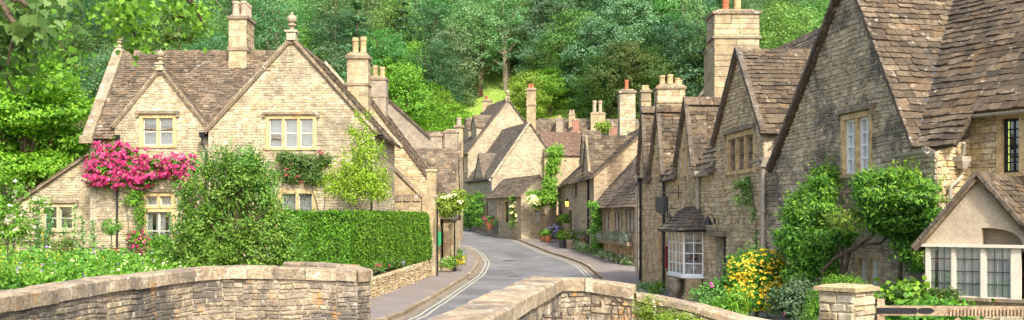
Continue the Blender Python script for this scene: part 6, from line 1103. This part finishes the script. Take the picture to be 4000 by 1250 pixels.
for (px, py, Y, lab, m_, f_) in ((1748, 1035, 51, 'small daisies at the foot of the stone porch', 'l_lime', 'f_white'), (1790, 1000, 53, 'blue flowered clump at the pavement edge past the stone porch', 'l_rich', 'f_lav'), (1792, 1025, 52, 'yellow flowers spilling on the left pavement', 'l_gold', 'f_yellow')): bush('flower_clump', lab, 'flowers', at(px, py-10, Y), (.4, .3, .28), M[m_], n=3, leaf=.09, nc=50, per=14, flowers=[(M[f_], 25, .07)])
for i, (px, Y, f_, lab) in enumerate(((1452, 36.5, 'f_rusty', 'dark red leaved clump nearest the parapet'), (1510, 39, 'f_rusty', 'dark red leaved clump midway along the hedge foot'), (1540, 41, 'f_lav', 'mauve flowers under the hedge'), (1590, 45, 'f_white', 'single white flowers at the far end of the hedge foot'))): x = lerp(-4.95, -4.1, (Y-35)/13)-.15; bush('border_plant', lab, 'flowers', (x, Y, 1.12), (.45, .5, .2), M['l_beech'], n=3, leaf=.07, nc=50, per=14, group='border plants on the low wall', flowers=[(M[f_], 40, .07)])
# ------------------------------------------------------------- plants at the bend and along the row
for (px, py, Y, rx, rz, lab, m_) in ((1838, 815, 106, .75, 1.6, 'ivy column left of the first bend doorway', 'l_beech'), (1862, 812, 104, .75, 1.7, 'ivy column beside the lead pipe at the bend', 'l_rich'), (1812, 850, 110, .9, 1.6, 'darker ivy low on the far house wall', 'l_rich')): bush('wall_ivy', lab, 'climbing plant', at(px, py, Y), (rx, .5, rz*1.15), M[m_], n=7, leaf=.2, nc=150, per=18, cr=.2, group='ivy on the houses at the bend', base=(at(px, py, Y).x, Y, zr(Y)))
bush('potted_flowers', 'terracotta tub of bright red flowers beside the lead pipe', 'flowers', at(1919, 862, 98), (.75, .5, .5), M['l_rich'], n=4, leaf=.14, nc=80, per=14, flowers=[(M['f_pink'], 45, .16)]); mb = MB(); p = at(1916, 892, 98); mb.lathe((p.x, p.y, p.z-.1), [(.35, 0), (.48, .6), (.5, .65)], 14); o = mb.build('flower_pot', M['terra'], loc=(p.x, p.y, p.z-.1)); tag(o, 'large terracotta tub under the bright red flowers', 'pot')
for px, lab in ((1945, 'dark trough of grey green shrubs left of the annexe window'), (1978, 'dark trough of grey green shrubs by the annexe door')):
    p = at(px, 885, 97); t = thing('trough_planter', lab, 'planter', (p.x, p.y, p.z-.6), 'troughs before the annexe'); mb = MB(); mb.box((p.x, p.y, p.z-.25), (.8, .5, .65)); mb.build('trough', M['slatepot'], t); P, b = blobpts([(p.x, p.y, p.z+.35, .45, .35, .35)], 60, 14, .12); leafmesh('foliage', M['l_ash'], P, b, .13, .5, parent=t)
Yc = 92; climber('climbing_rose', 'white climbing rose arched over the annexe wall', [e3_(*p) for p in ((2015, 780, Yc, 16, 14, .4), (2045, 775, Yc, 20, 14, .4), (2010, 820, Yc, 14, 28, .4), (2025, 870, Yc, 20, 26, .4), (2050, 800, Yc, 16, 14, .4), (2060, 845, Yc, 14, 28, .4), (2085, 780, Yc-3.5, 18, 12, .4), (2100, 800, Yc-3.5, 16, 14, .4), (2080, 760, Yc-3.5, 16, 12, .4), (2110, 770, Yc-3.5, 14, 16, .4))], M['l_lime'], .2, 300, 16, .2, [[AT(2022, 905, Yc), AT(2020, 820, Yc), AT(2060, 780, Yc)]], [(M['f_cream'], [e3_(2030, 830, Yc-.5, 36, 60, .4), e3_(2085, 780, Yc-4, 34, 26, .4)], 42, .22)])
vb = [e3_(2168, 590, 88, 19, 16, .4), e3_(2162, 625, 88, 12, 22, .4), e3_(2155, 665, 88, 11, 24, .4), e3_(2150, 705, 88, 13, 22, .4), e3_(2146, 745, 88, 16, 24, .4), e3_(2132, 780, 88, 16, 22, .4), e3_(2152, 775, 88, 16, 26, .4)]
climber('wall_vine', 'bright green vine column climbing the corner of the far row cottage', vb, M['l_lime'], .24, 300, 18, .24, [[AT(2140, 915, 87.5), AT(2140, 800, 87.5), AT(2160, 600, 88)]], sr=.06)
climber('wall_ivy', 'dark ivy rising at the corner of the window box cottage', [e3_(*p) for p in ((2330, 830, 65, 14, 40, .3), (2328, 890, 65, 14, 45, .3), (2332, 950, 65, 18, 40, .3), (2315, 800, 66, 10, 12, .2))], M['l_rich'], .15, 160, 16, .14, [[AT(2328, 990, 65), AT(2328, 810, 65)]])
bush('roof_creeper', 'pale green creeper on the distant roof by the twin pots', 'climbing plant', at(2360, 492, 86), (.7, .4, .4), M['l_gold'], n=4, leaf=.2, nc=50, per=14, base=(at(2360, 492, 86).x, 86.5, 9.5))
fr_ = hc['f']
for x0, x1, lab in ((2345, 2380, 'silver leaved window box furthest along the cottage'), (2390, 2430, 'silver leaved window box in the middle of the cottage'), (2427, 2476, 'silver leaved window box nearest the shop')):
    u0, u1 = fr_.uv(x0, 920)[0], fr_.uv(x1, 920)[0]; c = fr_.p((u0+u1)/2, 1.55, .25); t = thing('window_box', lab, 'window box', (c.x, c.y, c.z-.2), 'window boxes of the low cottage'); mb = MB(); ang = math.atan2(fr_.U.y, fr_.U.x); mb.box((c.x, c.y, c.z-.1), (u1-u0, .25, .22), ang); mb.build('box', M['wood'], t); P, b = blobpts([(c.x, c.y+k, c.z+.2, .25, .4, .3) for k in (-.7*(u1-u0)/2, 0, .7*(u1-u0)/2)], 90, 14, .09); leafmesh('foliage', M['l_silver'], P, b, .1, .5, parent=t)
def ptf(X0, Y0, X1, Y1, n): return [(lerp(X0, X1, i/(n-1))-.0, lerp(Y0, Y1, i/(n-1))) for i in range(n)]
strip('daisy_border', 'low white daisies along the foot of the window box cottage', [(x-.35, y, zr(y)+.25, .38, .5, .3) for x, y in ptf(5.5, 67, 6.7, 56, 12)], M['l_ash'], .1, 12, .1, fl=[(M['f_white'], 220, .07)], cat='flowers')
strip('daisy_border', 'white daisies on the pavement below the black downpipes', [(x-.45, y, zr(y)+.3, .4, .6, .35) for x, y in ptf(5.0, 76, 5.4, 67.5, 9)], M['l_ash'], .12, 12, .12, fl=[(M['f_white'], 160, .09)], cat='flowers')
def potted(px, py, Y, r, h, pm, fol, lab, rz=.3, fl=None, grp='pots along the right pavement', ball=False):
    p = at(px, py, Y); t = thing('potted_plant', lab, 'potted plant', (p.x, Y, p.z), grp); mb = MB(); mb.lathe((p.x, Y, p.z), [(r*.7, 0), (r, h*.85), (r*1.08, h*.86), (r*1.08, h), (r*.9, h)], 14); mb.build('pot', M[pm], t)
    bl = [(p.x, Y, p.z+h+rz*.8, rz, rz, rz)] if ball else rblobs((p.x, Y, p.z+h+rz*.6), (rz*1.2, rz, rz), 4, rz*.6, int(px)); P, b = blobpts(bl, 70, 14, rz*(.12 if ball else .25), shell=.8 if ball else .4); leafmesh('foliage', M[fol], P, b, .12, .55, parent=t)
    if fl: P, b = blobpts(bl, 40, 5, .06, shell=.95, up=.6); leafmesh('blossom', M[fl], P, b+np.array([0, -.3, .3]), .12, .5, .5, parent=t)
potted(2140, 944, 83, .3, .5, 'terra', 'l_rich', 'terracotta pot of mixed leaves nearest the vine'); potted(2122, 942, 84, .28, .45, 'terra', 'l_yew', 'smaller terracotta pot left of the leafy one')
potted(2198, 968, 74, .3, .55, 'slatepot', 'l_hedge', 'green glazed pot holding the left box ball', .38, ball=True); potted(2228, 972, 72.5, .32, .65, 'plaster', 'l_box', 'grey tapered pot with a box ball', .42, ball=True); potted(2278, 952, 72, .28, .5, 'terra', 'l_ash', 'terracotta pot of lavender beside the box balls', .45, fl='f_lav')
bush('lavender', 'lavender mound against the far row wall', 'flowers', at(2168, 905, 84), (.8, .6, .55), M['l_ash'], n=5, leaf=.16, nc=90, per=14, flowers=[(M['f_lav'], 70, .14)]); bush('lavender', 'lavender mound left of the terracotta lavender pot', 'flowers', at(2256, 922, 74), (.5, .4, .4), M['l_ash'], n=5, leaf=.14, nc=70, per=14, flowers=[(M['f_lav'], 60, .12)]); bush('doorway_plant', 'small hanging basket of leaves by the cottage door', 'plant', at(2208, 852, 82), (.45, .3, .4), M['l_lime'], n=3, leaf=.16, nc=50, per=12)
# ------------------------------------------------------------- right foreground plants
Yw = 21.0; wa = [e3_(*p) for p in ((3220, 700, 24, 45, 45, .3), (3190, 770, 23.5, 75, 55, .4), (3120, 830, 23.5, 60, 50, .4), (3170, 850, 23, 90, 60, .5), (3110, 930, 23, 75, 60, .45), (3200, 950, 22.6, 90, 60, .5), (3160, 1010, 22.6, 80, 40, .4), (3130, 1070, 22.6, 60, 40, .35), (3230, 1050, 22.4, 55, 40, .35), (3290, 930, 22.2, 35, 35, .3))]
wb = [e3_(*p) for p in ((3425, 725, 20.8, 65, 40, .4), (3500, 710, 20.6, 80, 40, .4), (3590, 750, 20.3, 60, 45, .4), (3460, 780, 20.6, 110, 50, .5), (3560, 800, 20.3, 90, 45, .5), (3440, 840, 20.8, 75, 35, .4), (3540, 870, 20.5, 100, 45, .4), (3520, 905, 20.8, 60, 25, .3), (3560, 960, 20.6, 65, 50, .3), (3590, 1020, 20.4, 45, 30, .25), (3630, 850, 20.0, 35, 40, .3))]
q = random.Random(5); wc = []
for _ in range(34):
    if q.random() < .5: px_, py_, Y_ = q.uniform(3080, 3250), q.uniform(690, 1030), 23
    else: px_, py_, Y_ = q.uniform(3370, 3650), q.uniform(690, 890), 20.7
    if px_ < 3140 and py_ < 800: continue
    wc.append(e3_(px_, py_, Y_, q.uniform(14, 34), q.uniform(12, 30), .22))
st = [[AT(3230, 1120, 22), AT(3210, 1060, 22), AT(3260, 1010, 22), AT(3360, 960, 21.5), AT(3440, 950, 21.2), AT(3520, 880, 20.9)], [AT(3280, 1120, 22), AT(3290, 1000, 22), AT(3260, 900, 22.5), AT(3230, 780, 23)], [AT(3290, 1100, 22), AT(3320, 980, 21.8), AT(3400, 930, 21.2), AT(3500, 800, 20.9)], [AT(3510, 1130, 20.9), AT(3520, 1000, 20.9), AT(3540, 880, 20.7)]]
tw_ = climber('wisteria', 'large rich green wisteria with twisted stems over the dark gable wall', wa+wb+wc, M['l_wist'], .12, 2300, 15, .08, st, asp=.3, sr=.05, shell=.35)
sprigs(tw_, wa+wb, 200, .3, M['l_wist'], .1, .3, .2); sprigs(tw_, wb[:6]+wa[:4], 110, .3, M['l_sap'], .09, .3, .5)
leafmesh('young_and_lit_leaves', M['l_gold'], *(lambda P, b: (P, b+np.array([0, -.8, 0])))(*blobpts([e3_(3330, 860, 21, 70, 35, .3), e3_(3260, 860, 21.5, 30, 20, .2), e3_(3620, 1000, 20, 20, 20, .2)], 60, 12, .08)), .11, .3, .5, parent=C.objects['wisteria']); leafmesh('young_and_lit_leaves', M['l_hedge'], *(lambda P, b: (P, b+np.array([0, -.8, .3])))(*blobpts([(b[0], b[1]-.25, b[2]+b[5]*.45, b[3]*.9, b[4], b[5]*.55) for b in wb[:6]+wa[:4]], 500, 13, .08, shell=.6)), .11, .3, .5, parent=C.objects['wisteria'])  # second set puts the highlights on the lobe tops into a brighter leaf colour
bl = [e3_(*p) for p in ((2950, 1080, 24, 100, 60, .5), (2900, 1050, 24, 60, 50, .5), (2980, 1020, 24, 80, 45, .5), (3030, 1080, 24, 50, 60, .4), (2940, 1150, 24, 100, 60, .5), (2880, 1120, 24, 50, 60, .4), (3010, 1150, 24, 60, 60, .5))]
t = big_tree('flowering_shrub', 'rounded shrub covered in golden yellow flowers in the right garden', AT(2950, 1240, 24), bl, M['l_rich'], .075, 900, 18, .09, .05, flat=.9); P, b = blobpts([(x, y-.12, z, rx, ry, rz) for x, y, z, rx, ry, rz in bl], 1100, 3, .02, shell=1.0, up=.2); leafmesh('blossom', M['f_yellow'], P, b+np.array([0, -.9, .1]), .05, .95, .75, parent=t)
climber('wall_climber', 'sparse climber trained up the shop wall left of the pale downpipe', [e3_(*p) for p in ((2930, 720, 29.2, 55, 30, .2), (2960, 760, 28.9, 40, 40, .2), (2900, 780, 29.2, 30, 30, .15), (2960, 830, 28.7, 25, 40, .15), (2975, 920, 28.5, 15, 40, .12), (2880, 720, 29.6, 20, 15, .1))], M['l_beech'], .09, 100, 14, .09, [[AT(2950, 1010, 28.5), AT(2955, 850, 28.6), AT(2930, 710, 28.9)], [AT(2985, 1000, 28), AT(2975, 860, 28.3), AT(2985, 740, 28.3)]])
box_ = [e3_(*p) for p in ((3290, 1130, 16.5, 90, 55, .35), (3220, 1180, 16.2, 70, 50, .35), (3370, 1150, 16.2, 50, 40, .3), (3200, 1235, 15.8, 60, 50, .3), (3290, 1200, 16.2, 90, 50, .4))]
big_tree('box_mound', 'small leaved clipped box mound behind the gate pillar', AT(3260, 1300, 16.4), box_, M['l_hedge'], .035, 700, 22, .045, .05, flat=.9)
bush('garden_shrub', 'bluish green leafy perennials between the yellow shrub and the box mound', 'plants', AT(3110, 1170, 19.5), (.45, .35, .35), M['l_blue'], n=6, leaf=.07, nc=220, per=18, cr=.08, flowers=[(M['f_magenta'], 4, .07), (M['f_white'], 14, .03)]); bush('garden_shrub', 'low green perennials at the foot of the shop wall with one pink flower', 'plants', AT(2800, 1160, 24), (.5, .4, .35), M['l_beech'], n=6, leaf=.08, nc=200, per=16, cr=.09, flowers=[(M['f_magenta'], 4, .08)]); bush('garden_shrub', 'grassy green clump left of the yellow shrub', 'plants', AT(2870, 1190, 22), (.35, .3, .4), M['l_lime'], n=4, leaf=.12, nc=120, per=14, cr=.1, asp=.25)
bush('garden_shrub', 'broad leaved green plant under the porch window', 'plants', AT(3560, 1165, 16.6), (.45, .3, .2), M['l_hedge'], n=5, leaf=.12, nc=120, per=12, cr=.1, asp=.8); bush('garden_shrub', 'dark conifer sprigs in front of the porch sill', 'plants', AT(3690, 1160, 16.3), (.3, .2, .13), M['l_yew'], n=4, leaf=.06, nc=80, per=14, cr=.06); bush('garden_shrub', 'dark green perennials directly behind the field gate', 'plants', AT(3640, 1225, 15.2), (.8, .3, .2), M['l_rich'], n=6, leaf=.09, nc=120, per=12, cr=.1, asp=.6)
bush('wall_fern', 'small green weeds at the foot of the shop wall', 'plants', (5.3, 37.2, .25), (.25, .4, .35), M['l_lime'], n=3, leaf=.1, nc=40, per=12, base=(5.3, 37.2, 0)); bush('wall_fern', 'pale weeds between the downpipes of the shop', 'plants', (5.15, 39.6, .2), (.2, .5, .2), M['l_ash'], n=3, leaf=.1, nc=40, per=12, base=(5.15, 39.6, 0))
t = strip('wall_creeper', 'pale green creeper spilling over the lower wall beside the iron brackets', [(2.1, 16.05, 1.5, .22, .16, .16), (2.3, 16.0, 1.35, .28, .16, .22), (2.6, 16.0, 1.3, .3, .18, .2), (2.45, 15.95, 1.1, .35, .2, .25), (2.8, 15.95, 1.15, .25, .18, .2), (2.15, 16.0, 1.15, .2, .14, .3)], M['l_gold'], .035, 55, .05, cat='climbing plant', fl=[(M['f_white'], 60, .025)])
